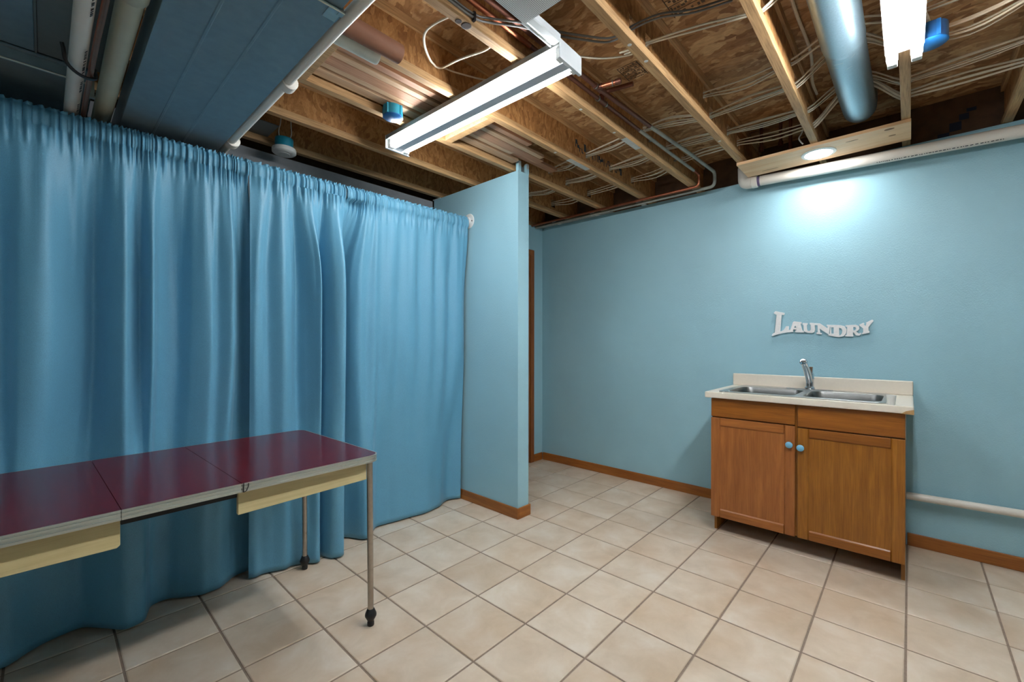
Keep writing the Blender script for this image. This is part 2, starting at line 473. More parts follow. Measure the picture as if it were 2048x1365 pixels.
for k, y in JY.items():
    j = thing('floor_joist', JLAB[k], 'joist', (1.2, y-0.019, 2.424), 'wood I-joists under the subfloor')
    x0, x1 = -1.2, 3.625
    obj('bottom_flange', MB().box(x0, x1, y-0.038, y, 2.424, 2.462), m_lumber, j, origin=(0, y, 2.424), bevel=0.002)
    obj('top_flange', MB().box(x0, x1, y-0.038, y, 2.627, 2.665), m_lumber, j, origin=(0.4, y, 2.627))
    wb = MB(); holes = sorted((b[k][0], b[k][1], 0.030 if n in 'de' else 0.036) for n, b in BUNDLES.items() if k in b)
    xs = x0; yw0, yw1 = y-0.0245, y-0.0135
    for hx, hz, hr in holes:
        if hx-hr > xs: wb.box(xs, hx-hr, yw0, yw1, 2.462, 2.627)
        wb.box(hx-hr, hx+hr, yw0, yw1, 2.462, max(2.463, hz-hr)); wb.box(hx-hr, hx+hr, yw0, yw1, min(2.626, hz+hr), 2.627)
        xs = hx+hr
    wb.box(xs, x1, yw0, yw1, 2.462, 2.627)
    obj('web', wb, m_osbweb, j, origin=(0, y, 2.462))
    for (pk, xa, xb) in ((5, 2.31, 2.495), (4, 2.33, 2.56)):
        if pk == k: obj('paint_patch', MB().box(xa, xb, y-0.0375, y-0.0005, 2.4232, 2.4241), m_patch, j, label='pale paint patch under the joist')
    for (pk, xa, ya) in ((5, 1.873, 0.010), (5, 2.209, 0.014), (4, 2.19, 0.016), (6, 1.60, 0.018), (6, 1.74, 0.022), (6, 2.727, 0.016)):
        if pk == k: obj('paint_fleck', MB().lathe([(0.0, -0.0009), (0.007, -0.0008), (0.009, 0.0)], (xa, y-ya, 2.424), 2, 9), m_patch, j)
    if k == 5:
        obj('knot', MB().lathe([(0.0, -0.0012), (0.016, -0.0012), (0.02, 0.0)], (1.085, y-0.02, 2.424), 2, 14), m_knot, j)
        obj('knot', MB().lathe([(0.0, -0.0012), (0.011, -0.0012), (0.013, 0.0)], (1.05, y-0.016, 2.424), 2, 14), m_knot, j)
    if k == 4:
        s = MB(); rr = random.Random(3); x = 2.40
        while x < 3.02:
            if not (2.515 < x < 2.60 or 2.835 < x < 2.915):
                h = rr.choice((0.05, 0.05, 0.03)); z0 = 2.512+rr.choice((0, 0, 0.02))
                s.box(x, x+0.007, yw0-0.0007, yw0, z0, z0+h)
                if rr.random() < 0.6: s.box(x+0.007, x+0.022, yw0-0.0007, yw0, z0+h*rr.choice((0, 0.45, 0.86)), z0+h*rr.choice((0, 0.45, 0.86))+0.007)
            x += rr.choice((0.018, 0.022, 0.03))
        obj('lettering', s, m_inkblue, j, label='dark blue print on the joist web', kind='stuff')
# printed stamps on the subfloor
def stamp(x0, y0, x1, y1, seed, mat):
    s = MB(); rr = random.Random(seed); n = 5
    for c in range(n):
        xa = x0+(x1-x0)*c/n; xb = x0+(x1-x0)*(c+0.82)/n
        y = y0
        s.box(xa, xa+0.004, y0, y1, 2.6652, 2.666)
        while y < y1-0.01:
            ww = rr.uniform(0.006, 0.022)
            if rr.random() < 0.75:
                xs_ = xa+0.008+rr.random()*0.012
                s.box(xs_, min(xb, xs_+rr.uniform(0.006, 0.03)), y, min(y1, y+ww*0.7), 2.6652, 2.666)
            y += ww
    s.box(x0, x1, y0, y0+0.004, 2.6652, 2.666); s.box(x0, x1, y1-0.004, y1, 2.6652, 2.666)
    o = obj('stamp', s, mat, ceil, label='faded mill stamp printed on the subfloor', kind='stuff')
    return o
stamp(1.70, 0.50, 1.90, 0.77, 5, m_stamp)
stamp(2.05, 1.03, 2.19, 1.14, 9, m_stamp)
# blue print on the dark rim board at the right
rp = MB()
for (ya, yb, za, zb) in ((-0.17, -0.12, 2.43, 2.47), (-0.22, -0.17, 2.47, 2.52), (-0.25, -0.21, 2.525, 2.56), (-0.28, -0.24, 2.565, 2.585)):
    rp.box(3.6292, 3.63, ya, yb, za, zb)
obj('print_mark', rp, m_blueprint, D.objects['trim_1'])

# ------------------------------------------------------------------ cables
def yw(k): return JY[k]-0.019
BLAB = {'a': ('cream electrical cable in the bundle threaded through the joists farthest from the sink wall', 5),
        'b': ('cream electrical cable in the middle bundle threaded through the joists', 5),
        'c': ('cream electrical cable in the bundle threaded through the joists closest to the sink wall', 4),
        'd': ('cream electrical cable in the loose upper pair crossing above the round duct', 3),
        'e': ('cream electrical cable in the pair crossing the joists beside the mill stamp', 2)}
rng = random.Random(11)
for n, (lab, cnt) in BLAB.items():
    b = BUNDLES[n]; ks = sorted(b)
    span = {k: (rng.uniform(-0.026, 0.004), rng.uniform(-0.02, 0.02), rng.uniform(1.3, 2.3)) for k in ks}
    for c in range(cnt):
        ctrl = []
        r0 = (0.016, 0.014)
        a0 = 2*math.pi*c/cnt
        x, z = b[ks[0]]
        o0, o1 = r0[0]*math.cos(a0+0.4), r0[1]*math.sin(a0+0.4)
        ctrl.append((x+1.5*o0, yw(ks[0])+0.12, z+0.012+1.4*o1))
        for q, k in enumerate(ks):
            x, z = b[k]
            ox, oz = r0[0]*math.cos(a0+0.4), r0[1]*math.sin(a0+0.4)
            ctrl.append((x+ox, yw(k)+0.02, z+oz)); ctrl.append((x+ox, yw(k)-0.02, z+oz))
            if q < len(ks)-1:
                x2, z2 = b[ks[q+1]]
                sag, sx, sf = span[k]
                ym = (yw(k)+yw(ks[q+1]))/2
                if k == 7: ctrl.append((min((x+x2)/2, 2.97)+ox*2.2, 0.208, 2.632+oz*0.8))       # up and over the round duct
                elif k == 5: ctrl.append(((x+x2)/2+sx+ox*sf, ym+0.03, 2.562+oz*sf))              # above the copper lines
                else: ctrl.append(((x+x2)/2+sx+ox*sf, ym, (z+z2)/2+sag+oz*sf))
        x, z = b[ks[-1]]
        ctrl.append((x+1.8*ox, yw(ks[-1])-0.25, z+1.2*oz))
        ctrl.append((x+1.2*ox, yw(ks[-1])-0.6, z+oz))
        pts = spline(ctrl, len(ctrl)*5)
        o = obj('electrical_cable', MB().tube(pts, 0.0052, 6, flat=0.6), m_cable, smooth=True)
        tag(o, lab, 'cable', 'cables of bundle through the joists '+{'a': 'far from the wall', 'b': 'in the middle', 'c': 'near the wall', 'd': 'above the duct', 'e': 'beside the stamp'}[n])
# loose cables
def cable(path, mat, label, r=0.0052, n=60, name='electrical_cable', group=None):
    o = obj(name, MB().tube(spline(path, n), r, 7, flat=0.7), mat, smooth=True); return tag(o, label, 'cable', group)
J5 = JY[5]
for q in range(2):
    d = 0.014*q
    cable([(0.55, J5-0.044, 2.45+d), (0.95, J5-0.044, 2.45+d), (1.10, J5-0.046, 2.45+d), (1.18, 1.195-d*0.3, 2.466+d), (1.27, 1.125-d*0.3, 2.464+d), (1.41, 1.045-d*0.3, 2.464+d), (1.50, 0.985-d*0.3, 2.466+d), (1.585, 0.93-d*0.3, 2.474+d), (1.618, 0.88, 2.488+d), (1.616, 0.82, 2.494+d), (1.63, 0.72, 2.494+d), (1.70, 0.62, 2.50+d), (1.78, 0.50, 2.53+d)],
      m_cableg, ['grey electrical cable stapled along a joist flange and crossing to the next joist', 'second grey electrical cable stapled just above the first on the joist flange'][q], 0.0055, 90)
tag(obj('cable_staple', MB().box(1.096, 1.106, J5-0.052, J5-0.0385, 2.438, 2.472), m_black), 'black cable staple holding two grey cables on the joist flange', 'staple')
cable([(1.07, J5+0.004, 2.468), (1.045, J5+0.03, 2.462), (1.02, 1.36, 2.452), (1.026, 1.42, 2.45), (1.075, 1.485, 2.455), (1.16, 1.565, 2.478), (1.225, 1.62, 2.51), (1.245, 1.632, 2.515), (1.262, 1.615, 2.51), (1.255, 1.56, 2.495), (1.235, 1.47, 2.468), (1.235, 1.39, 2.452), (1.252, 1.31, 2.448), (1.27, J5+0.006, 2.47)],
      m_cable, 'cream cable hanging in a loop between two joists beside the shop light', 0.0052, 90)
cable([(1.285, 1.632, 2.530), (1.34, 1.59, 2.512), (1.45, 1.50, 2.49), (1.58, 1.40, 2.50), (1.70, 1.30, 2.52), (1.74, J5-0.010, 2.53)], m_cable, 'cream cable running from the loop past the shop light into the joist', 0.0048, 50)
cable([(1.46, 1.10, 2.450), (1.52, 1.06, 2.446), (1.62, 0.98, 2.446), (1.70, 0.90, 2.46), (1.725, 0.858, 2.472), (1.73, 0.835, 2.476)], m_cable, 'single cream cable sagging from the shop light to the next joist', 0.0048, 40)
cable([(1.9, 0.36, 2.655), (2.2, 0.365, 2.655), (2.5, 0.36, 2.655), (2.66, 0.37, 2.65), (2.78, 0.385, 2.62), (2.9, 0.38, 2.60)], m_cable, 'cream cable running lengthwise along the subfloor beside the round duct', 0.007, 50)
cable([(1.45, -0.36, 2.56), (1.7, -0.2, 2.55), (1.95, -0.09, 2.545), (2.15, -0.02, 2.535), (2.35, -0.055, 2.47)], m_cable, 'cream cable feeding the blue box behind the strip light', 0.006, 40)

# ------------------------------------------------------------------ light fixtures
def rot_about(cx, cy, ang):
    return Matrix.Translation((cx, cy, 0)) @ Matrix.Rotation(ang, 4, 'Z') @ Matrix.Translation((-cx, -cy, 0))
FX, FY0, FY1 = 1.437, 1.016, 2.236
RM = rot_about(FX, (FY0+FY1)/2, math.radians(1.6))
fx = thing('shop_light', 'long white fluorescent shop light with two lit tubes hung across the joists', 'light fixture', (FX, 1.626, 2.35))
h = MB()
prof = [(-0.0785, 2.4235), (-0.0785, 2.400), (-0.054, 2.400), (-0.046, 2.408), (0.046, 2.408), (0.054, 2.400), (0.0785, 2.400), (0.0785, 2.4235)]
h.prism([(FX+a, b) for a, b in prof], FY0+0.004, FY1-0.004, 1)
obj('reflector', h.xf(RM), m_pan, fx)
for ysl in (1.26, 2.06):
    obj('slot', MB().box(FX-0.070, FX-0.064, ysl, ysl+0.025, 2.3993, 2.4003).xf(RM), m_black, fx)
obj('ballast_cover', MB().prism([(FX-0.025, 2.4085), (FX-0.024, 2.360), (FX+0.024, 2.360), (FX+0.025, 2.4085)], FY0+0.004, FY1-0.004, 1).xf(RM), m_greymt, fx)
for s, ya, yb in ((0, FY0-0.002, FY0+0.003), (1, FY1-0.003, FY1+0.002)):
    e = MB().box(FX-0.079, FX+0.079, ya, yb, 2.350, 2.4238)
    yl0, yl1 = (ya, ya+0.014) if s == 0 else (yb-0.014, yb)
    e.box(FX-0.079, FX+0.079, yl0, yl1, 2.348, 2.351)
    obj('end_plate', e.xf(RM), m_whitemt, fx, bevel=0.001)
for s in (-1, 1):
    cx = FX+s*0.049
    obj('fluorescent_tube', MB().lathe([(0.017, FY0+0.03), (0.017, FY1-0.03)], (cx, 0, 2.374), 1, 14).xf(RM), m_tube, fx, smooth=True)
    for y0, y1 in ((FY0+0.003, FY0+0.03), (FY1-0.03, FY1-0.003)):
        obj('socket', MB().box(cx-0.016, cx+0.016, y0, y1, 2.354, 2.4075).xf(RM), m_whitepl, fx, bevel=0.002)
# wiring channel and perforated cover joining it
ch = thing('wiring_channel', 'short white metal channel between perforated cover and shop light', 'channel', (1.28, 1.025, 2.395))
obj('channel_body', MB().prism([(1.000, 2.400), (1.004, 2.396), (1.030, 2.396), (1.048, 2.404), (1.050, 2.409), (1.050, 2.4235), (1.000, 2.4235)], 1.192, 1.362, 0), m_whitemt, ch)
obj('lip', MB().box(1.192, 1.364, 1.048, 1.053, 2.398, 2.4045), m_whitemt, ch)
pc = thing('perforated_cover', 'white perforated sheet metal box cover beside the end of the shop light', 'metal cover', (1.0, 0.95, 2.384))
obj('perforated_sheet', MB().box(0.80, 1.188, 0.868, 1.034, 2.385, 2.388), m_perf, pc)
obj('side_flange', MB().box(0.80, 1.190, 1.0335, 1.0355, 2.3855, 2.4235).box(0.80, 1.190, 0.8665, 0.8685, 2.3855, 2.4235).box(1.1875, 1.1895, 0.8665, 1.0355, 2.3855, 2.4), m_whitemt, pc)
# bare strip light under joist 8
SY = 0.018
def strip(name, label, x0, x1, sy, mat):
    t = thing(name, label, 'light fixture', ((x0+x1)/2, sy, 2.345))
    obj('housing', MB().prism([(sy-0.058, 2.388), (sy-0.052, 2.384), (sy+0.052, 2.384), (sy+0.058, 2.388), (sy+0.056, 2.4235), (sy-0.056, 2.4235)], x0, x1-0.03, 0), m_whitemt, t)
    for s in (-1, 1):
        cy = sy+s*0.036
        obj('fluorescent_tube', MB().lathe([(0.018, x0+0.03), (0.018, x1-0.03)], (0, cy, 2.362), 0, 14), mat, t, smooth=True)
        for a, b in ((x0, x0+0.03), (x1-0.03, x1)):
            obj('socket', MB().box(a, b, cy-0.016, cy+0.016, 2.342, 2.3835), m_whitepl, t, bevel=0.003)
    return t
strip('strip_light', 'bare double tube strip light under the joist beside the round duct', 1.12, 2.345, SY, m_tube2)
# pine board with recessed downlight
pb = thing('pine_board', 'pale pine board fixed under three joists near the sink wall', 'board', (3.27, 0.42, 2.404))
obj('board', MB().box(3.132, 3.412, -0.004, 0.852, 2.4045, 2.4235), m_pine, pb, bevel=0.002)
for (x, y, a, b) in ((3.165, 0.085, 0.012, 0.022), (3.27, 0.075, 0.007, 0.016), (3.20, 0.25, 0.004, 0.03), (3.35, 0.70, 0.003, 0.05)):
    kb = MB().lathe([(0.0, -0.0008), (1.0, -0.0008), (1.0, 0.0)], (0, 0, 0), 2, 14)
    kb.v = [(x+p[0]*a, y+p[1]*b, 2.4045+p[2]) for p in kb.v]
    obj('knot', kb, m_knot2, pb)
dl = thing('downlight', 'lit round recessed downlight set in the pine board above the sink wall', 'light fixture', (3.272, 0.42, 2.395))
obj('trim_ring', MB().lathe([(0.070, -0.001), (0.072, -0.006), (0.090, -0.004), (0.091, 0.0)], (3.272, 0.42, 2.4043), 2, 32), m_whitepl, dl, smooth=True)
obj('lens', MB().lathe([(0.0, -0.0035), (0.0705, -0.0035), (0.0705, -0.0005)], (3.272, 0.42, 2.4043), 2, 32), m_led, dl)
cable([(3.135, 0.47, 2.60), (3.132, 0.476, 2.54), (3.128, 0.486, 2.50), (3.118, 0.498, 2.47), (3.12, 0.49, 2.448), (3.122, 0.478, 2.43)], m_whitepl, 'thin white lead hanging down to the pine board', 0.004, 40)
# a third lamp of the same kind further back in the basement, out of the picture
ob3 = strip('strip_light', 'bare double tube strip light at the near end of the basement', -1.30, -0.06, SY, emit('lit_tube_back', (0.93, 0.97, 1.0, 1), TUBE3_E))

# ------------------------------------------------------------------ round boxes
def round_box(cx, cy, z0, h, r, label, side, m_teal=m_teal):
    t = thing('junction_box', label, 'electrical box', (cx, cy, z0))
    obj('box_body', MB().lathe([(r, 0.004), (r, h)], (cx, cy, z0), 2, 24), m_teal, t, smooth=True)
    obj('cover', MB().lathe([(0.0, 0.0), (r*0.98, 0.0), (r*1.03, 0.002), (r*1.03, 0.006), (r, 0.006)], (cx, cy, z0), 2, 24), m_bluecap, t, smooth=True)
    e = MB()
    for a in (0.6, 2.1, 3.6, 5.1):
        e.box(cx+math.cos(a)*r*0.98-0.006, cx+math.cos(a)*r*0.98+0.006, cy+math.sin(a)*r*0.98-0.006, cy+math.sin(a)*r*0.98+0.006, z0+0.006, z0+h)
    e.box(cx-0.03, cx+0.03, cy+(r*0.8 if side > 0 else -r*0.8-0.012), cy+(r*0.8+0.012 if side > 0 else -r*0.8), z0+0.026, z0+h)
    obj('bracket', e, m_teal, t, kind='stuff')
    return t
round_box(1.232, JY[3]-0.038-0.053, 2.392, 0.055, 0.050, 'blue round electrical box hanging beside a joist left of the shop light', 1)
round_box(2.37, JY[8]-0.038-0.055, 2.402, 0.065, 0.052, 'blue round electrical box behind the end of the strip light', 1, m_bluecap)
sm = thing('smoke_alarm', 'white smoke alarm on a teal box under the joists near the duct', 'smoke alarm', (0.985, 2.782, 2.36))
obj('box_body', MB().lathe([(0.05, 0.034), (0.05, 0.092)], (0.985, 2.782, 2.36), 2, 24), m_teal, sm, smooth=True)
obj('bracket', MB().box(0.955, 1.015, 2.828, 2.8465, 2.425, 2.452), m_teal, sm)
obj('alarm_body', MB().lathe([(0.0, 0.0), (0.03, 0.0), (0.032, 0.002), (0.058, 0.003), (0.066, 0.010), (0.067, 0.026), (0.064, 0.034), (0.0, 0.034)], (0.985, 2.782, 2.36), 2, 28), m_whitepl, sm, smooth=True)
for q in (-1, 1):
    cable([(0.985+q*0.03, 2.775, 2.455), (0.985+q*0.036, 2.765, 2.49), (0.985+q*0.03, 2.755, 2.53), (0.985+q*0.028, 2.75, 2.60), (0.985+q*0.03, 2.75, 2.663)], m_whitepl, 'thin white wire rising from the teal box of the smoke alarm', 0.004, 30, group='smoke alarm wires')
gp = tag(obj('metal_plate', MB().box(0.60, 0.915, 2.66, 2.86, 2.4625, 2.466), m_galv2), 'grey sheet metal plate lying on the joist flange beside the duct pipe', 'metal plate')

# ------------------------------------------------------------------ planks stored between joists
for x0, x1, lab in ((0.775, 0.815, 'grey-brown wooden cleat between joists beside the duct'), (1.618, 1.664, 'pale wooden cleat between joists right of the shop light')):
    tag(obj('cleat', MB().box(x0, x1, JY[4]+0.001, JY[3]-0.039, 2.4255, 2.4615), m_lumber, bevel=0.001), lab, 'cleat', 'cleats under the stored planks')
PL = [  # y0, y1, x0, x1, z, material
 (1.964, 2.022, 0.70, 2.195, 0, 1, 'pale plank next to the blue box side of the stored stack'),
 (1.905, 1.938, 0.82, 2.080, 0, 1, 'narrow pale plank second from the blue box side, ending short of the partition'),
 (1.842, 1.904, 0.66, 2.315, 0, 0, 'reddish plank in the middle of the stored stack, reaching past the partition'),
 (1.802, 1.838, 0.74, 2.270, 0, 1, 'thin pale plank beside the reddish middle plank'),
 (1.740, 1.778, 0.70, 2.070, 0, 0, 'brown plank second from the cable-loop side of the stored stack'),
 (1.685, 1.738, 0.72, 2.40, 1, 0, 'brown plank lying highest at the cable-loop side of the stored stack'),
 (1.90, 1.962, 0.90, 2.55, 1, 0, 'brown plank lying on top of the other stored planks'),
]
for (y0, y1, x0, x1, lv, mt, lab) in PL:
    z = 2.462+0.0195*lv
    tag(obj('stored_plank', MB().box(x0, x1, y0, y1, z, z+0.019), (m_plank, m_plank2)[mt], bevel=0.001), lab, 'plank', 'planks stored between two joists')

# ------------------------------------------------------------------ ducts and pipes at the left
du = thing('rectangular_duct', 'large blue-grey rectangular sheet metal duct passing over the curtain', 'duct', (0.415, 2.0, 2.20))
obj('duct_section', MB().box(0.230, 0.602, 1.286, 2.94, 2.200, 2.33), m_galv, du, bevel=0.002)
obj('collar', MB().box(0.226, 0.602, 1.232, 1.2875, 2.1975, 2.332), m_galv, du, bevel=0.001)
obj('duct_section', MB().box(0.234, 0.594, 0.2, 1.2325, 2.203, 2.328), m_galv, du, bevel=0.002)
obj('drive_cleat', MB().tube([(0.226, 1.236, 2.1965), (0.604, 1.230, 2.1965)], 0.004, 8), m_alu, du)
obj('torn_tape', MB().box(0.560, 0.597, 1.236, 1.284, 2.1955, 2.1973).box(0.588, 0.604, 1.226, 1.25, 2.194, 2.1985), m_alu, du)
for sx in (0.345, 0.458):
    obj('seam', MB().prism([(sx-0.006, 2.2002), (sx-0.003, 2.198), (sx+0.003, 2.198), (sx+0.006, 2.2002)], 1.288, 2.93, 1), m_galv, du)
sp = thing('drain_pipe', 'white plastic pipe running along the right edge of the big duct', 'pipe', (0.63, 2.0, 2.2))
obj('pipe', MB().tube([(0.640, 0.2, 2.219), (0.630, 1.3, 2.219), (0.628, 2.50, 2.219), (0.626, 2.60, 2.213), (0.622, 2.72, 2.17), (0.621, 2.75, 2.05)], 0.0185, 14), m_pvc, sp, smooth=True)
for y, ln in ((1.785, 0.05), (2.50, 0.05)):
    obj('coupling', MB().lathe([(0.019, -ln), (0.030, -ln+0.004), (0.031, -0.006), (0.026, 0.0), (0.019, 0.002)], (0.638 if y < 2 else 0.635, y, 2.221), 1, 18), m_pvc, sp, smooth=True)
wp1 = thing('waste_pipe', 'white plastic pipe with black print tied with a black strap, left of the duct', 'pipe', (0.075, 2.0, 2.15))
obj('pipe', MB().tube([(0.078, 0.5, 2.166), (0.078, 1.6, 2.169), (0.077, 2.46, 2.182), (0.077, 2.93, 2.186)], 0.0225, 18), m_pvc, wp1, smooth=True)
lt = MB(); rr = random.Random(4)
for seg in ((1.55, 1.72), (1.93, 2.10), (2.17, 2.26), (2.38, 2.46)):
    y = seg[0]
    while y < seg[1]:
        a = math.radians(-52); c0 = (0.078+0.0228*math.cos(a), 2.169+0.0228*math.sin(a))
        lt.prism([(c0[0]-0.003, c0[1]-0.004), (c0[0]+0.003, c0[1]+0.0035), (c0[0]+0.0033, c0[1]+0.003), (c0[0]-0.0025, c0[1]-0.0045)], y, y+rr.choice((0.004, 0.007)), 1)
        y += rr.choice((0.011, 0.014, 0.02))
obj('lettering', lt, m_ink, wp1, label='black print along the pipe', kind='stuff')
cl = tag(obj('copper_line', MB().tube(spline([(0.118, 0.5, 2.168), (0.117, 1.5, 2.165), (0.112, 1.9, 2.160), (0.110, 2.3, 2.156), (0.112, 2.6, 2.165), (0.112, 2.93, 2.17)], 30), 0.008, 10), m_copper, smooth=True), 'thin copper line strapped alongside the white pipe left of the duct', 'pipe')
ring = [(0.040, 2.02, 2.196), (0.044, 2.025, 2.180)]+[(0.086+0.040*math.cos(math.radians(t)), 2.035+0.09*(t-185)/170, 2.165+0.030*math.sin(math.radians(t))) for t in range(185, 356, 12)]+[(0.124, 2.125, 2.19)]
tag(obj('cable_tie', MB().tube(ring, 0.0055, 8), m_black, smooth=True), 'black strap looped under the white pipe and copper line', 'strap')
wp2 = thing('waste_pipe', 'thicker aged cream plastic pipe between the white pipe and the duct', 'pipe', (0.172, 2.0, 2.2))
obj('pipe', MB().tube([(0.174, 0.5, 2.232), (0.174, 1.6, 2.232), (0.176, 2.93, 2.236)], 0.0315, 18), m_pvcold, wp2, smooth=True)
obj('coupling', MB().lathe([(0.032, -0.08), (0.038, -0.076), (0.039, -0.004), (0.036, 0.0), (0.032, 0.001)], (0.174, 1.655, 2.232), 1, 20), m_pvcold, wp2, smooth=True)
pl_ = thing('supply_plenum', 'blue-grey sheet metal plenum panel at the upper left above the white pipe', 'duct', (-0.6, 1.5, 2.30))
obj('panel', MB().box(-1.2, -0.022, 0.5, 2.384, 2.300, 2.41), m_galv, pl_, bevel=0.002)
obj('panel', MB().box(-0.016, 0.222, 0.5, 2.384, 2.302, 2.41), m_galv2, pl_, bevel=0.002, label='dull grey plenum panel')
obj('seam', MB().box(-0.022, -0.016, 0.5, 2.384, 2.297, 2.31), m_galv2, pl_)
cd = thing('cross_duct', 'sheet metal duct crossing behind the white pipes above the curtain', 'duct', (-0.5, 2.67, 2.25))
obj('duct_section', MB().box(-1.2, 0.135, 2.405, 2.94, 2.252, 2.41), m_galv, cd, bevel=0.002)
obj('edge_seam', MB().tube([(-1.2, 2.406, 2.252), (0.135, 2.406, 2.252)], 0.0045, 8), m_alu, cd)
obj('lip', MB().box(-1.2, 0.135, 2.386, 2.404, 2.292, 2.298), m_galv, cd)
obj('strap', MB().box(0.122, 0.138, 2.398, 2.4045, 2.20, 2.29).box(0.120, 0.139, 2.385, 2.4045, 2.196, 2.202), m_alu, cd)

# tubes stored over the duct
tag(obj('card_tube', MB().lathe([(0.0335, 0.228), (0.036, 0.228), (0.036, 0.957), (0.0335, 0.957), (0.0335, 0.90), (0.0, 0.90)], (0, 1.490, 2.368), 0, 24), m_cardb, smooth=True), 'brown cardboard tube lying across the top of the duct', 'tube')
tag(obj('paper_roll', MB().lathe([(0.0285, 0.228), (0.029, 0.228), (0.029, 0.895), (0.027, 0.902), (0.025, 0.902), (0.025, 0.86), (0.0, 0.86)], (0, 1.562, 2.361), 0, 24), m_paper, smooth=True), 'grey-white roll lying beside the brown tube over the duct', 'roll')

# round duct
rd = thing('round_duct', 'galvanized round duct hung lengthwise between two joists toward the sink wall', 'duct', (2.2, 0.207, 2.445))
def lathe_x(p, y, z, n=28): return MB().lathe(p, (0, y, z), 0, n)
obj('duct_pipe', lathe_x([(0.0765, 0.7), (0.0765, 2.30)], 0.212, 2.520), m_galv3, rd, smooth=True)
obj('crimp', lathe_x([(0.0765, 2.30), (0.0775, 2.305), (0.0757, 2.33), (0.0735, 2.335)], 0.212, 2.520), m_galv3, rd, smooth=True)
el = [(2.335, 0.211, 2.520), (2.9, 0.208, 2.522), (3.07, 0.207, 2.528), (3.125, 0.207, 2.548), (3.155, 0.207, 2.588), (3.162, 0.207, 2.664)]
obj('elbow', MB().tube(fillet(el, 0.05, 4), 0.0732, 28), m_galv3, rd, smooth=True)
tp = MB()
for (x, a, l, w_) in ((2.36, -75, 0.035, 0.004), (2.42, -100, 0.02, 0.003), (2.40, -60, 0.03, 0.003), (2.30, -70, 0.04, 0.008), (2.34, -115, 0.015, 0.003)):
    an = math.radians(a); c = (x, 0.212+0.0737*math.cos(an), 2.520+0.0737*math.sin(an)); t = (-math.sin(an), math.cos(an))
    tp.add([(x, c[1]-t[0]*l/2, c[2]-t[1]*l/2-0.0006), (x+w_, c[1]-t[0]*l/2, c[2]-t[1]*l/2-0.0006), (x+w_+0.01, c[1]+t[0]*l/2, c[2]+t[1]*l/2-0.0006), (x+0.01, c[1]+t[0]*l/2, c[2]+t[1]*l/2-0.0006)], [(0, 1, 2, 3)])
obj('tape_scraps', tp, m_alu, rd, kind='stuff')

# copper supply lines between two joists
ca = thing('copper_supply_line', 'copper water line nearer the mill stamp, turning down onto the sink wall', 'pipe', (2.2, 1.11, 2.49))
obj('pipe', MB().tube(fillet([(0.75, 1.155, 2.50), (1.9, 1.150, 2.50), (2.42, 1.128, 2.50)], 0.02), 0.0115, 12), m_copperdk, ca, smooth=True)
obj('pipe', MB().tube(fillet([(2.42, 1.128, 2.50), (3.0, 1.09, 2.50), (3.395, 1.072, 2.498), (3.430, 1.085, 2.405), (3.430, 1.25, 2.404), (3.430, 2.83, 2.404)], 0.035), 0.0118, 12), m_insul, ca, smooth=True, label='grey-white stretch of the copper line')
obj('tee', MB().tube([(1.845, 1.150, 2.50), (1.915, 1.150, 2.50)], 0.0145, 12).tube([(1.88, 1.150, 2.50), (1.88, 1.125, 2.50)], 0.0145, 12), m_copperdk, ca, smooth=True)
obj('stub_out', MB().tube([(1.88, 1.13, 2.50), (1.90, 1.055, 2.50)], 0.0115, 12), m_copper, ca, smooth=True)
obj('cap', MB().tube([(1.898, 1.062, 2.50), (1.905, 1.035, 2.50)], 0.014, 12), m_copperdk, ca, smooth=True)
for (p, q) in (((1.855, 1.150, 2.5), (1.86, 1.150, 2.5)), ((1.893, 1.078, 2.5), (1.895, 1.073, 2.5))):
    obj('solder_ring', MB().tube([p, q], 0.0155, 12), m_solder, ca, smooth=True)
for y in (1.70, 2.16, 2.60):
    obj('pipe_strap', MB().box(3.428, XW+0.05, y-0.02, y+0.02, 2.4195, 2.4225).box(3.428, 3.444, y-0.02, y+0.02, 2.395, 2.4195), m_whitepl, ca)
cb = thing('copper_supply_line', 'copper water line beside the knotted joist, ending along the wall top', 'pipe', (2.2, 1.195, 2.49))
obj('pipe', MB().tube([(0.75, 1.205, 2.50), (1.415, 1.202, 2.50)], 0.0112, 12), m_copper, cb, smooth=True, label='copper stretch coloured brighter where light falls')  # brighter copper stands for light beyond the shop light's shadow
obj('pipe', MB().tube([(1.4155, 1.202, 2.50), (1.9, 1.200, 2.50), (2.42, 1.196, 2.50)], 0.0105, 12), m_copperdk, cb, smooth=True)  # darker copper for the shaded stretch of the same pipe
obj('pipe', MB().tube(fillet([(2.42, 1.196, 2.50), (3.0, 1.185, 2.50), (3.26, 1.178, 2.50)], 0.02), 0.0108, 12), m_insul, cb, smooth=True, label='grey-white stretch of the copper line')
obj('pipe', MB().tube(fillet([(3.26, 1.178, 2.50), (3.362, 1.175, 2.498), (3.368, 1.18, 2.411), (3.368, 1.3, 2.411), (3.368, 2.83, 2.411)], 0.03), 0.0108, 12), m_copper, cb, smooth=True)
obj('tee', MB().tube([(1.965, 1.20, 2.50), (2.035, 1.20, 2.50)], 0.0138, 12).tube([(2.0, 1.20, 2.50), (2.0, 1.198, 2.542)], 0.0138, 12), m_copperdk, cb, smooth=True)
obj('stub_out', MB().tube(fillet([(2.0, 1.198, 2.530), (2.0, 1.195, 2.545), (2.02, 1.12, 2.547), (2.04, 1.04, 2.547)], 0.02), 0.0115, 12), m_copperdk, cb, smooth=True)
for xa in (1.958, 2.034):
    obj('solder_ring', MB().tube([(xa, 1.20, 2.5), (xa+0.008, 1.20, 2.5)], 0.015, 12), m_solder, cb, smooth=True)
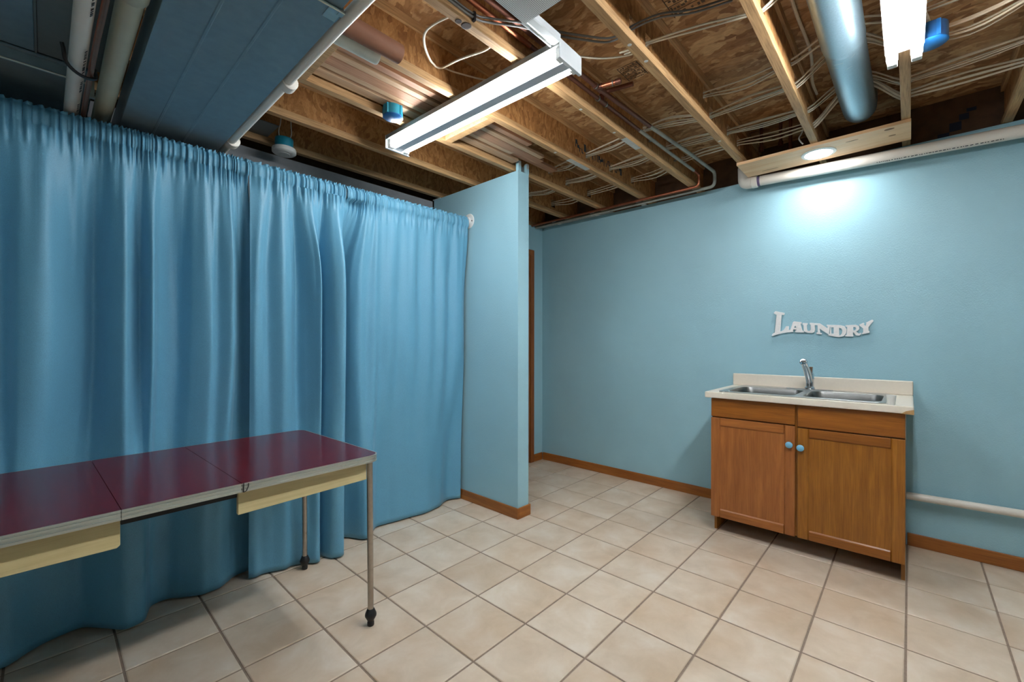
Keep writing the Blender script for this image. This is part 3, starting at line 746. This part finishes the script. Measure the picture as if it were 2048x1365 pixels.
for x in (2.62, 3.02):
    obj('pipe_hanger', MB().box(x, x+0.02, 1.19, JY[5]-0.0245, 2.5115, 2.5145), m_solder, cb)
mf = thing('valve_manifold', 'dark copper valves hanging in the shadow above the pine board', 'pipe', (3.2, 0.65, 2.5))
for x, y, z in ((3.20, 0.72, 2.50), (3.25, 0.62, 2.52), (3.22, 0.56, 2.47)):
    obj('riser', MB().tube([(x, y, z), (x, y, 2.664)], 0.010, 10), m_copperdk, mf, smooth=True)
    obj('valve', MB().lathe([(0.008, 0.0), (0.016, 0.004), (0.016, 0.03), (0.010, 0.04)], (x, y, z-0.02), 2, 12), m_copperdk, mf, smooth=True)
obj('header_pipe', MB().tube([(3.20, 0.82, 2.58), (3.25, 0.62, 2.58), (3.22, 0.50, 2.58)], 0.011, 10), m_copperdk, mf, smooth=True)

# white pipe along the top of the sink wall
wv = thing('vent_pipe', 'white plastic pipe with elbow along the top of the sink wall', 'pipe', (3.46, 0.0, 2.36))
PV = [(3.462, 0.80, 2.379), (3.462, -0.44, 2.331), (3.462, -2.75, 2.25)]
obj('pipe', MB().tube(PV, 0.0345, 20), m_pvc, wv, smooth=True)
obj('elbow', MB().tube(fillet([(3.462, 0.825, 2.380), (3.462, 0.888, 2.383), (3.462, 0.890, 2.50)], 0.055, 6), 0.041, 20), m_pvc, wv, smooth=True)
obj('hub', MB().lathe([(0.036, 0.800), (0.043, 0.802), (0.043, 0.835), (0.040, 0.838)], (3.462, 0, 2.3800), 1, 22), m_pvc, wv, smooth=True)
obj('primer_ring', MB().lathe([(0.0348, 0.784), (0.0355, 0.786), (0.0355, 0.801), (0.0348, 0.802)], (3.462, 0, 2.3790), 1, 22), m_purple, wv, smooth=True)
lt = MB(); rr = random.Random(8); y = 0.15
while y > -0.37:
    l = rr.choice((0.004, 0.006, 0.012)); a = math.radians(238)
    zc = 2.331+(y+0.44)*0.0387
    c = (3.462+0.0348*math.cos(a), zc+0.0348*math.sin(a))
    lt.prism([(c[0]-0.0022, c[1]+0.0012), (c[0]+0.0022, c[1]-0.0014), (c[0]+0.0020, c[1]-0.0018), (c[0]-0.0024, c[1]+0.0008)], y-l, y, 1)
    y -= l+rr.choice((0.004, 0.007))
obj('lettering', lt, m_ink, wv, label='fine black print along the pipe', kind='stuff')
obj('pipe_strap', MB().box(3.455, XW, -1.32, -1.28, 2.33, 2.345), m_whitepl, wv)
dp = thing('drain_pipe', 'cream plastic drain pipe running low on the wall right of the cabinet', 'pipe', (3.49, -0.6, 0.29))
obj('pipe', MB().tube([(3.492, 0.012, 0.312), (3.492, -0.45, 0.322), (3.492, -2.75, 0.37)], 0.0215, 16), m_pvc, dp, smooth=True)
obj('pipe_strap', MB().box(3.49, XW, -0.92, -0.88, 0.345, 0.360), m_whitepl, dp)

# ------------------------------------------------------------------ curtains
def smooth01(t): t = np.clip(t, 0, 1); return t*t*(3-2*t)
def rod_z(x): return 2.120+0.0165*x
rod = thing('curtain_rod', 'curtain rod in the blue curtains with a white wall flange on the partition', 'curtain rod', (0.9, 2.5, 2.13))
obj('rod', MB().tube([(-1.1, 2.5, rod_z(-1.1)), (2.215, 2.5, rod_z(2.215))], 0.011, 12), m_whitepl, rod, smooth=True)
obj('wall_flange', MB().lathe([(0.0, -0.020), (0.024, -0.019), (0.030, -0.011), (0.054, -0.007), (0.057, 0.0)], (2.2215, 2.497, rod_z(2.21)+0.001), 0, 28), m_whitepl, rod, smooth=True)
obj('screw', MB().lathe([(0.0, -0.0035), (0.005, -0.003), (0.005, 0.0)], (2.2138, 2.456, rod_z(2.21)-0.004), 0, 10), m_knot, rod)
def curtain(name, label, mid, hem, tx0, tx1, gather, seed, NS, depth=1.0):
    rr = np.random.RandomState(seed)
    Mi, He = spline(mid, NS), spline(hem, NS); s = np.linspace(0, 1, NS)
    Mi[:, 1] = 2.505+(Mi[:, 1]-2.505)*depth
    if isinstance(gather, tuple):
        kk = np.ones(41)/41; X_top = np.convolve(np.pad(Mi[:, 0], 20, mode='reflect', reflect_type='odd'), kk, 'valid')
        X_top = np.interp(X_top, gather[0], gather[1])
    else: X_top = tx0+(tx1-tx0)*gather(s)
    # small gathers on the rod: ripple phase runs with cloth, denser where the cloth is bunched
    ph = np.cumsum(0.7+0.6*rr.rand(NS)); ph = ph/ph[-1]
    nrip = max(6, int((tx1-tx0)/0.034))
    rip = np.sin(2*np.pi*nrip*ph)+0.5*np.sin(2*np.pi*nrip*1.73*ph+1.0)+0.35*np.sin(2*np.pi*nrip*0.47*ph+2.0)
    rip2 = np.sin(2*np.pi*nrip*1.31*ph+0.5)+0.6*np.sin(2*np.pi*nrip*2.3*ph)
    plt = np.sin(2*np.pi*nrip*0.36*ph+seed)*0.7+0.5*np.sin(2*np.pi*nrip*0.61*ph+2*seed)
    rows = []
    nz = 72
    for r in range(nz):
        t = r/(nz-1); zp = rod_z(X_top)-0.058
        z = 0.010+(zp-0.010)*t
        wh = smooth01((0.62-t)/0.55); wt = smooth01((t-0.70)/0.30)**1.6; wr = smooth01((t-0.955)/0.045)
        X = Mi[:, 0]*(1-wh)+He[:, 0]*wh; Y = Mi[:, 1]*(1-wh)+He[:, 1]*wh
        X = X*(1-wt)+X_top*wt
        Y = Y*(1-wt)+(2.484+0.20*(Mi[:, 1]-2.50))*wt
        Y = Y+0.0065*rip*wr+0.004*plt*np.sin(np.pi*np.clip((t-0.66)/0.48, 0, 1))**1.5
        Y = Y+0.0022*np.sin(9*s*6.28+5*t+seed)*np.sin(3.1*t*3.14)
        rows.append(np.stack([X, Y, z], 1))
    for dz, dy, amp in ((-0.050, 2.4795, 0.006), (-0.040, 2.476, 0.0055), (-0.024, 2.474, 0.005), (-0.008, 2.475, 0.005), (0.006, 2.479, 0.0045), (0.013, 2.489, 0.004), (0.018, 2.491, 0.006), (0.026, 2.489, 0.009)):
        z = rod_z(X_top)+dz+(0.004*rip2 if dz > 0.018 else 0.0012*rip2)
        rows.append(np.stack([X_top+0.002*rip2, dy+amp*rip*0.8+0.002*rip2, z], 1))
    P = np.concatenate(rows); nr = len(rows)
    fs = [(r*NS+i, r*NS+i+1, (r+1)*NS+i+1, (r+1)*NS+i) for r in range(nr-1) for i in range(NS-1)]
    b = MB(); b.v = [tuple(p) for p in P.tolist()]; b.f = fs
    t_ = thing('curtain', label, 'curtain', (float(Mi[:, 0].mean()), 2.5, 0.0), 'blue curtains on the rod')
    o = obj('cloth', b, m_curtain, t_, smooth=True, sharp=180)
    sd = o.modifiers.new('solidify', 'SOLIDIFY'); sd.thickness = 0.0014; sd.offset = 0
    return t_
lin = lambda s: s
curtain('curtain_panel', 'wide blue curtain panel hanging behind the table at the left',
  [(-.90, 2.50), (-.75, 2.55), (-.60, 2.48), (-.45, 2.55), (-.30, 2.485), (-.20, 2.475), (-.115, 2.53), (-.06, 2.475), (.01, 2.462), (.07, 2.515), (.11, 2.545), (.150, 2.575), (.195, 2.50), (.235, 2.462), (.27, 2.51), (.295, 2.525), (.325, 2.466), (.36, 2.53), (.43, 2.555), (.48, 2.505), (.54, 2.475), (.575, 2.492), (.63, 2.462), (.665, 2.515), (.695, 2.54), (.76, 2.55)],
  [(-.90, 2.50), (-.75, 2.57), (-.62, 2.46), (-.48, 2.56), (-.32, 2.47), (-.22, 2.465), (-.11, 2.479), (-.076, 2.50), (-.035, 2.54), (.01, 2.567), (.06, 2.582), (.11, 2.583), (.167, 2.516), (.225, 2.44), (.262, 2.436), (.296, 2.455), (.314, 2.51), (.335, 2.565), (.39, 2.578), (.44, 2.545), (.506, 2.502), (.545, 2.50), (.589, 2.506), (.63, 2.54), (.675, 2.575), (.76, 2.59)],
  -0.90, 0.75, ((-2.0, 0.58, 0.76), (-2.0, 0.58, 0.7105)), 2, 620, 1.45)
curtain('curtain_panel', 'narrow middle blue curtain panel bunched into deep folds at its right edge',
  [(.712, 2.476), (.735, 2.462), (.765, 2.470), (.80, 2.492), (.86, 2.448), (.905, 2.47), (.95, 2.515), (.985, 2.475), (1.015, 2.425), (1.036, 2.398), (1.05, 2.43), (1.056, 2.475), (1.066, 2.50), (1.082, 2.44), (1.11, 2.385), (1.145, 2.362), (1.168, 2.385), (1.172, 2.45), (1.17, 2.53)],
  [(.711, 2.494), (.74, 2.482), (.775, 2.490), (.818, 2.477), (.87, 2.455), (.91, 2.465), (.948, 2.451), (.985, 2.425), (1.015, 2.398), (1.038, 2.408), (1.050, 2.45), (1.056, 2.49), (1.062, 2.50), (1.074, 2.438), (1.095, 2.388), (1.135, 2.368), (1.165, 2.385), (1.172, 2.45), (1.175, 2.52)],
  0.712, 1.225, lambda s: s**0.82, 3, 460, 1.15)
curtain('curtain_panel', 'flat pale blue curtain panel hanging beside the partition wall',
  [(1.10, 2.58), (1.16, 2.66), (1.21, 2.665), (1.25, 2.61), (1.28, 2.53), (1.32, 2.492), (1.37, 2.505), (1.42, 2.49), (1.47, 2.508), (1.53, 2.488), (1.60, 2.512), (1.66, 2.492), (1.72, 2.497), (1.78, 2.518), (1.85, 2.495), (1.91, 2.51), (1.97, 2.492), (2.04, 2.524), (2.10, 2.50), (2.15, 2.50), (2.198, 2.53)],
  [(1.14, 2.62), (1.19, 2.66), (1.225, 2.645), (1.254, 2.600), (1.288, 2.556), (1.32, 2.49), (1.345, 2.466), (1.385, 2.475), (1.43, 2.53), (1.482, 2.576), (1.56, 2.570), (1.62, 2.558), (1.68, 2.552), (1.74, 2.545), (1.80, 2.533), (1.86, 2.532), (1.93, 2.545), (1.99, 2.559), (2.06, 2.60), (2.12, 2.612), (2.20, 2.572)],
  1.225, 2.192, ((1.0, 1.10, 1.45, 3.0), (1.13, 1.23, 1.45, 3.0)), 5, 520, 1.1)

# ------------------------------------------------------------------ kitchen table
tb = thing('kitchen_table', 'long burgundy topped table with metal edging and splayed tube legs before the curtain', 'table', (0.3, 2.02, 0))
TR = Matrix.Translation((0.55, 1.65, 0)) @ Matrix.Rotation(math.radians(1.5), 4, 'Z') @ Matrix.Translation((-0.55, -1.65, 0))
TY0, TY1, TZ = 1.641, 2.412, 0.752
def rrect(x0, x1, y0, y1, rl, rr_, n=6):
    """rounded rectangle, left and right corner radii differ"""
    out = []
    for cx, cy, a0, r in ((x1-rr_, y0+rr_, -90, rr_), (x1-rr_, y1-rr_, 0, rr_), (x0+rl, y1-rl, 90, rl), (x0+rl, y0+rl, 180, rl)):
        if r < 1e-4: out.append((cx, cy)); continue
        for k in range(n+1):
            a = math.radians(a0+90*k/n); out.append((cx+r*math.cos(a), cy+r*math.sin(a)))
    return out
def top_section(x0, x1, rl, rr_):
    o = obj('top_section', MB().prism(rrect(x0, x1, TY0+0.003, TY1-0.003, rl, rr_), TZ-0.028, TZ, 2).xf(TR), m_red, tb, label='burgundy table top section')
    # ribbed metal edging: front, back and (on end sections) the outer end
    eds = {0: MB(), 1: MB()}
    for k, (dz0, dz1, pr) in enumerate(((-0.004, -0.0006, 0.0055), (-0.0095, -0.004, 0.0005), (-0.0155, -0.0095, 0.005), (-0.022, -0.0155, 0.0005), (-0.029, -0.022, 0.0055))):
        path = rrect(x0, x1, TY0+0.003, TY1-0.003, rl, rr_, 6)
        outp = rrect(x0-(pr if rl else 0), x1+(pr if rr_ else 0), TY0+0.003-pr, TY1-0.003+pr, rl+pr if rl else 0, rr_+pr if rr_ else 0, 6)
        n = len(path)
        for i in range(n):
            j = (i+1) % n
            a, b = path[i], path[j]
            if abs(a[0]-b[0]) < 1e-6 and ((not rl and abs(a[0]-x0) < 1e-5) or (not rr_ and abs(a[0]-x1) < 1e-5)): continue
            c, d = outp[j], outp[i]
            ed = eds[1 if (not rl and not rr_ and a[1] > 2.0) else 0]
            ed.add([(a[0], a[1], TZ+dz0), (b[0], b[1], TZ+dz0), (c[0], c[1], TZ+dz0), (d[0], d[1], TZ+dz0), (a[0], a[1], TZ+dz1), (b[0], b[1], TZ+dz1), (c[0], c[1], TZ+dz1), (d[0], d[1], TZ+dz1)],
                   [(0, 3, 2, 1), (4, 5, 6, 7), (0, 1, 5, 4), (2, 3, 7, 6), (0, 4, 7, 3), (1, 2, 6, 5)])
    for ed in eds.values():
        if ed.v: obj('metal_edging', ed.xf(TR), m_alu, o)
top_section(0.4485, 0.966, 0.0, 0.045)
top_section(0.1475, 0.4470, 0.0, 0.0)
top_section(-0.372, 0.1460, 0.045, 0.0)
def apron(x0, x1, y0, y1, ang=0.0):
    b = MB().prism([(x0, TZ-0.0295), (x1, TZ-0.0295), (x1, TZ-0.113), (x0, TZ-0.121)], y0, y1, 1)
    return b
AY = TY0+0.052
obj('apron', apron(0.4515, 0.934, AY, AY+0.019).xf(TR), m_apron, tb, bevel=0.002, label='cream painted apron board')
obj('apron', MB().prism([(-0.34, TZ-0.0295), (0.1505, TZ-0.0295), (0.1505, TZ-0.117), (0.143, TZ-0.124), (-0.34, TZ-0.116)], AY, AY+0.019, 1).xf(TR), m_apron, tb, bevel=0.002, label='cream painted apron board')
obj('apron', apron(0.462, 0.934, TY1-0.071, TY1-0.052).xf(TR), m_apron, tb, label='cream painted apron board')
obj('apron', apron(-0.34, 0.15, TY1-0.071, TY1-0.052).xf(TR), m_apron, tb, label='cream painted apron board')
obj('apron', MB().box(0.915, 0.934, AY+0.019, TY1-0.071, TZ-0.115, TZ-0.0295).xf(TR), m_apron, tb, label='cream painted apron board')
obj('apron', MB().box(-0.34, -0.321, AY+0.019, TY1-0.071, TZ-0.115, TZ-0.0295).xf(TR), m_apron, tb, label='cream painted apron board')
for ya, yb in ((AY+0.004, AY+0.03), (TY1-0.08, TY1-0.056)):
    obj('leaf_rail', MB().box(0.1525, 0.449, ya, yb, TZ-0.060, TZ-0.0295).xf(TR), m_blackwood, tb, label='black leaf rail')
obj('latch', MB().tube([(0.452, TY0-0.002, TZ+0.002), (0.451, TY0-0.003, TZ-0.0295)], 0.0018, 6).tube([(0.466, TY0-0.002, TZ-0.002), (0.466, TY0-0.0025, TZ-0.012), (0.460, TY0-0.003, TZ-0.026), (0.4525, TY0-0.003, TZ-0.0295)], 0.0014, 6).xf(TR), m_black, tb)
for (bx, by, tx, ty) in ((0.957, 1.712, 0.945, 1.700), (0.953, 2.398, 0.940, 2.372), (-0.36, 1.69, -0.345, 1.668), (-0.375, 2.36, -0.362, 2.34)):
    lg = obj('leg', MB().tube([(bx, by, 0.04), (tx, ty, TZ-0.0295)], 0.0125, 14), m_tubeleg, tb, smooth=True)
    obj('foot_cap', MB().lathe([(0.013, 0.0), (0.0145, 0.003), (0.0145, 0.016), (0.0125, 0.020), (0.0235, 0.040), (0.0245, 0.046), (0.0235, 0.052), (0.015, 0.072), (0.0135, 0.074)], (bx, by, 0.0), 2, 18), m_black, lg, smooth=True)

# ------------------------------------------------------------------ sink cabinet
cb_ = thing('base_cabinet', 'oak sink base cabinet with two panel doors and blue knobs against the wall', 'cabinet', (3.2, 0.48, 0))
CX0, CX1, CY0, CY1 = 2.950, 3.530, 0.014, 0.944
for y0, y1 in ((CY0, CY0+0.016), (CY1-0.016, CY1)):
    obj('side_panel', MB().prism([(2.999, 0.0), (3.527, 0.0), (3.527, 0.869), (CX0, 0.869), (CX0, 0.106), (2.999, 0.106)], y0, y1, 1), m_oakv, cb_)
obj('bottom_panel', MB().box(CX0+0.019, 3.52, CY0+0.017, CY1-0.017, 0.108, 0.122), m_raw, cb_)
obj('back_panel', MB().box(3.521, 3.527, CY0+0.017, CY1-0.017, 0.106, 0.868), m_raw, cb_)
ff = MB()
for (a, b, c, d) in ((CY0+0.0165, CY0+0.05, 0.106, 0.868), (CY1-0.05, CY1-0.0165, 0.106, 0.868), (0.452, 0.502, 0.16, 0.82)): ff.box(CX0, CX0+0.018, a, b, c, d)
ff.box(CX0, CX0+0.018, CY0+0.05, CY1-0.05, 0.82, 0.868).box(CX0, CX0+0.018, CY0+0.05, CY1-0.05, 0.106, 0.16).box(CX0, CX0+0.018, CY0+0.05, 0.452, 0.73, 0.77).box(CX0, CX0+0.018, 0.502, CY1-0.05, 0.73, 0.77)
obj('face_frame', ff, m_oakv, cb_)
def shaker_front(y0, y1, z0, z1, mv, mh, lab, knob_y, knob_z):
    x0, x1 = 2.930, 2.9495; w_ = 0.055; ch_ = 0.008
    d = obj('door', MB().box(x0+0.007, x1-0.004, y0+w_-0.006, y1-w_+0.006, z0+w_-0.006, z1-w_+0.006), mv, cb_, label=lab, origin=(x0, (y0+y1)/2, z0))
    def mem(name, vert, lo):
        if vert:
            ya, yb = (y0, y0+w_) if lo else (y1-w_, y1)
            s = 1 if lo else -1; yi = yb if lo else ya; yo = ya if lo else yb
            poly = [(x0, yo), (x0, yi-s*ch_), (x0+0.007, yi), (x1, yi), (x1, yo)]
            b = MB().prism(poly, z0, z1, 2); m_ = mv
        else:
            za, zb = (z0, z0+w_) if lo else (z1-w_, z1)
            s = 1 if lo else -1; zi = zb if lo else za; zo = za if lo else zb
            b = MB().prism([(x0, zo), (x0, zi-s*ch_), (x0+0.007, zi), (x1, zi), (x1, zo)], y0+w_, y1-w_, 1)
            m_ = mh
        obj(name, b, m_, d, bevel=0.002)
    mem('stile', True, True); mem('stile', True, False); mem('rail', False, True); mem('rail', False, False)
    obj('knob', MB().lathe([(0.0, -0.024), (0.012, -0.0235), (0.0185, -0.018), (0.0185, -0.012), (0.007, -0.008), (0.006, 0.0)], (x0, knob_y, knob_z), 0, 20), m_knob, d, smooth=True, label='light blue knob')
shaker_front(0.484, 0.945, 0.105, 0.742, m_oakv2, m_oakh2, 'reddish oak door', 0.511, 0.633)
shaker_front(0.014, 0.472, 0.105, 0.735, m_oakv, m_oakh, 'golden oak door', 0.456, 0.624)
for y0, y1, z0 in ((0.484, 0.945, 0.749), (0.014, 0.472, 0.742)):
    obj('false_front', MB().box(2.930, 2.9495, y0, y1, z0, 0.866), m_oakh, cb_, bevel=0.004)
# countertop with a cut-out
ct = thing('countertop', 'cream laminate countertop with backsplash and a chipped corner', 'countertop', (3.22, 0.48, 0.87))
c = MB()
SX0, SX1, SYa, SYb = 2.952, 3.468, 0.112, 0.880
X0, X1, Y0, Y1, Z0, Z1 = 2.905, 3.5355, -0.017, 0.977, 0.870, 0.908
o_ = [(X0, Y0), (X1, Y0), (X1, Y1), (X0, Y1)]; i_ = [(SX0, SYa), (SX1, SYa), (SX1, SYb), (SX0, SYb)]
vs = [(p[0], p[1], z) for z in (Z0, Z1) for p in o_+i_]
fs = []
for q in range(4):
    r = (q+1) % 4
    fs += [(q, r, 4+r, 4+q)[::-1], (8+q, 8+r, 12+r, 12+q), (q, r, 8+r, 8+q), (4+q, 4+r, 12+r, 12+q)[::-1]]
c.add(vs, fs)
obj('worktop', c, m_lam, ct, bevel=0.006)
obj('backsplash', MB().box(3.515, 3.5355, Y0, Y1, 0.9082, 0.994), m_lam, ct, bevel=0.005)
obj('chipped_corner', MB().prism([(-0.0175, 0.868), (0.030, 0.8695), (0.012, 0.884), (-0.0175, 0.893)], 2.9040, 2.93, 0), m_raw, ct, label='exposed particleboard at chipped corner')
# sink
sk = thing('kitchen_sink', 'stainless double bowl sink set in the cream countertop', 'sink', (3.21, 0.495, 0.75))
def curve2d(name, splines, mat, parent, origin, extrude, bevel=0.0, basis=None):
    cu = D.curves.new(name, 'CURVE'); cu.dimensions = '2D'; cu.fill_mode = 'BOTH'; cu.extrude = extrude; cu.bevel_depth = bevel; cu.bevel_resolution = 1
    for pts in splines:
        s = cu.splines.new('POLY'); s.points.add(len(pts)-1); s.use_cyclic_u = True
        for k, p in enumerate(pts): s.points[k].co = (p[0], p[1], 0, 1)
    cu.materials.append(mat)
    tmp = D.objects.new(name+'_outline', cu); COL.objects.link(tmp); bpy.context.view_layer.update()
    me = D.meshes.new_from_object(tmp.evaluated_get(bpy.context.evaluated_depsgraph_get())); me.name = name
    D.objects.remove(tmp); D.curves.remove(cu)
    if not me.materials: me.materials.append(mat)
    o = D.objects.new(name, me); COL.objects.link(o); o.parent = parent
    rel = Vector(origin)-world_loc(parent)
    o.matrix_local = Matrix.Translation(rel) @ (basis or Matrix.Identity(4))
    return o
def rr4(x0, x1, y0, y1, r, n=6): return rrect(x0, x1, y0, y1, r, r, n)
BL = (2.968, 3.368, 0.498, 0.866); BR = (2.968, 3.368, 0.108+0.0, 0.462)
ox, oy = 3.21, 0.495
spl = [[(a-ox, b-oy) for a, b in rr4(2.932, 3.490, 0.090, 0.903, 0.03)]]
for B_ in (BL, BR): spl.append([(a-ox, b-oy) for a, b in rr4(*B_, 0.065)])
curve2d('rim', spl, m_steel, sk, (ox, oy, 0.9115), 0.0012, 0.0014)
for B_ in (BL, BR):
    lv = [(0.0, 0.913, 0.065), (0.004, 0.905, 0.063), (0.010, 0.86, 0.06), (0.018, 0.79, 0.055), (0.05, 0.765, 0.04), (0.12, 0.762, 0.03)]
    b = MB(); vs = []; n = None
    for ins, z, r in lv:
        ring = rr4(B_[0]+ins, B_[1]-ins, B_[2]+ins, B_[3]-ins, r); n = len(ring); vs += [(p[0], p[1], z) for p in ring]
    fs = [(l*n+k, l*n+(k+1) % n, (l+1)*n+(k+1) % n, (l+1)*n+k) for l in range(len(lv)-1) for k in range(n)]+[tuple((len(lv)-1)*n+k for k in range(n))]
    b.add(vs, fs)
    bo = obj('bowl', b, m_bowl, sk, smooth=True)
    obj('strainer', MB().lathe([(0.0, 0.002), (0.03, 0.002), (0.042, 0.004), (0.044, 0.0005)], ((B_[0]+B_[1])/2, (B_[2]+B_[3])/2, 0.762), 2, 20), m_chrome, bo, smooth=True)
# faucet
fa = thing('faucet', 'chrome single lever faucet standing behind the sink divider', 'faucet', (3.43, 0.49, 0.913))
esc = MB().prism(rrect(3.400, 3.462, 0.360, 0.620, 0.031, 0.031, 8), 0.9128, 0.920, 2)
obj('base_plate', esc, m_chrome, fa, bevel=0.003)
obj('faucet_body', MB().lathe([(0.030, 0.0), (0.030, 0.008), (0.024, 0.014), (0.0235, 0.06), (0.026, 0.064), (0.026, 0.07), (0.0235, 0.074), (0.0235, 0.098), (0.018, 0.106), (0.0, 0.108)], (3.432, 0.485, 0.920), 2, 24), m_chrome, fa, smooth=True)
obj('spout', MB().tube(spline([(3.425, 0.486, 0.965), (3.39, 0.488, 1.01), (3.34, 0.491, 1.055), (3.295, 0.494, 1.088), (3.278, 0.495, 1.096)], 14), [0.020]*5+[0.019]*4+[0.0185]*3+[0.0185, 0.0175], 18), m_chrome, fa, smooth=True)
obj('spray_head', MB().tube([(3.292, 0.494, 1.090), (3.268, 0.4955, 1.104), (3.262, 0.4958, 1.106)], [0.0195, 0.0215, 0.016], 18), m_chrome, fa, smooth=True)
obj('lever', MB().prism([(3.425, 1.018), (3.458, 1.018), (3.470, 1.030), (3.474, 1.062), (3.452, 1.066), (3.436, 1.036)], 0.470, 0.492, 1), m_chrome, fa, bevel=0.004)
cp = tag(obj('plastic_cup', MB().lathe([(0.0, 0.0), (0.0145, 0.0), (0.0155, 0.002), (0.020, 0.050), (0.0185, 0.050), (0.0145, 0.006), (0.0, 0.006)], (2.922, 0.068, 0.9081), 2, 24), m_whitepl, smooth=True), 'small grey-white plastic cup on the counter at the sink corner', 'cup')

# ------------------------------------------------------------------ wall sign
LET = {'L': [[(0.712, 1.438), (0.702, 1.448), (0.648, 1.433), (0.65, 1.419), (0.665, 1.422), (0.675, 1.303), (0.663, 1.305), (0.651, 1.313), (0.637, 1.339), (0.623, 1.339), (0.624, 1.313), (0.6, 1.305), (0.6, 1.299), (0.629, 1.297), (0.661, 1.291), (0.694, 1.282), (0.72, 1.272), (0.725, 1.276), (0.718, 1.29), (0.706, 1.295), (0.695, 1.422), (0.711, 1.432)]],
 'A': [[(0.624, 1.297), (0.619, 1.313), (0.611, 1.315), (0.597, 1.365), (0.591, 1.372), (0.548, 1.365), (0.547, 1.355), (0.553, 1.354), (0.543, 1.308), (0.533, 1.304), (0.533, 1.294), (0.584, 1.297), (0.581, 1.308), (0.575, 1.309), (0.577, 1.316), (0.593, 1.317), (0.596, 1.309), (0.595, 1.299)], [(0.583, 1.347), (0.591, 1.328), (0.576, 1.326)]],
 'U': [[(0.54, 1.359), (0.513, 1.357), (0.512, 1.347), (0.517, 1.345), (0.516, 1.318), (0.512, 1.304), (0.499, 1.303), (0.493, 1.314), (0.494, 1.346), (0.499, 1.349), (0.498, 1.359), (0.465, 1.355), (0.464, 1.344), (0.472, 1.343), (0.47, 1.31), (0.474, 1.297), (0.488, 1.29), (0.512, 1.293), (0.528, 1.3), (0.533, 1.311), (0.534, 1.345), (0.54, 1.348)]],
 'N': [[(0.465, 1.355), (0.443, 1.353), (0.401, 1.318), (0.4, 1.334), (0.405, 1.336), (0.405, 1.343), (0.382, 1.341), (0.382, 1.333), (0.389, 1.332), (0.393, 1.28), (0.398, 1.282), (0.445, 1.32), (0.443, 1.291), (0.433, 1.288), (0.434, 1.281), (0.461, 1.284), (0.461, 1.292), (0.454, 1.294), (0.455, 1.341), (0.465, 1.344)]],
 'D': [[(0.395, 1.342), (0.336, 1.339), (0.314, 1.332), (0.301, 1.31), (0.303, 1.286), (0.314, 1.269), (0.339, 1.261), (0.396, 1.272), (0.396, 1.281), (0.388, 1.282), (0.385, 1.33), (0.395, 1.333)], [(0.383, 1.326), (0.368, 1.326), (0.367, 1.283), (0.382, 1.284)], [(0.341, 1.324), (0.328, 1.318), (0.322, 1.304), (0.324, 1.286), (0.333, 1.272), (0.34, 1.273)]],
 'R': [[(0.306, 1.337), (0.254, 1.339), (0.239, 1.33), (0.236, 1.313), (0.243, 1.302), (0.253, 1.296), (0.24, 1.282), (0.229, 1.287), (0.227, 1.28), (0.237, 1.27), (0.253, 1.272), (0.268, 1.296), (0.27, 1.275), (0.266, 1.272), (0.267, 1.265), (0.307, 1.266), (0.307, 1.273), (0.299, 1.275), (0.297, 1.326), (0.306, 1.329)], [(0.268, 1.325), (0.256, 1.326), (0.251, 1.316), (0.256, 1.304), (0.268, 1.303)]],
 'Y': [[(0.237, 1.339), (0.216, 1.35), (0.212, 1.345), (0.216, 1.34), (0.204, 1.329), (0.2, 1.348), (0.203, 1.351), (0.173, 1.369), (0.167, 1.362), (0.192, 1.322), (0.191, 1.298), (0.186, 1.298), (0.187, 1.288), (0.221, 1.279), (0.223, 1.285), (0.216, 1.29), (0.217, 1.316), (0.232, 1.331)]]}
sg = thing('wall_sign', 'white cut-out sign reading LAUNDRY mounted on the blue wall above the sink', 'sign', (XW, 0.44, 1.26))
BAS = Matrix(((0, 0, -1, 0), (-1, 0, 0, 0), (0, 1, 0, 0), (0, 0, 0, 1)))
for k, (ch_, polys) in enumerate(LET.items()):
    curve2d('letter', [[(-(y-0.44), z-1.30) for y, z in p] for p in polys], m_sign, sg, (XW-0.014+0.0004*(k % 2), 0.44, 1.30), 0.003, 0.0008, BAS)
for y, z in ((0.69, 1.35), (0.32, 1.30)):
    obj('standoff', MB().tube([(XW-0.011, y, z), (XW, y, z)], 0.004, 8), m_whitepl, sg)
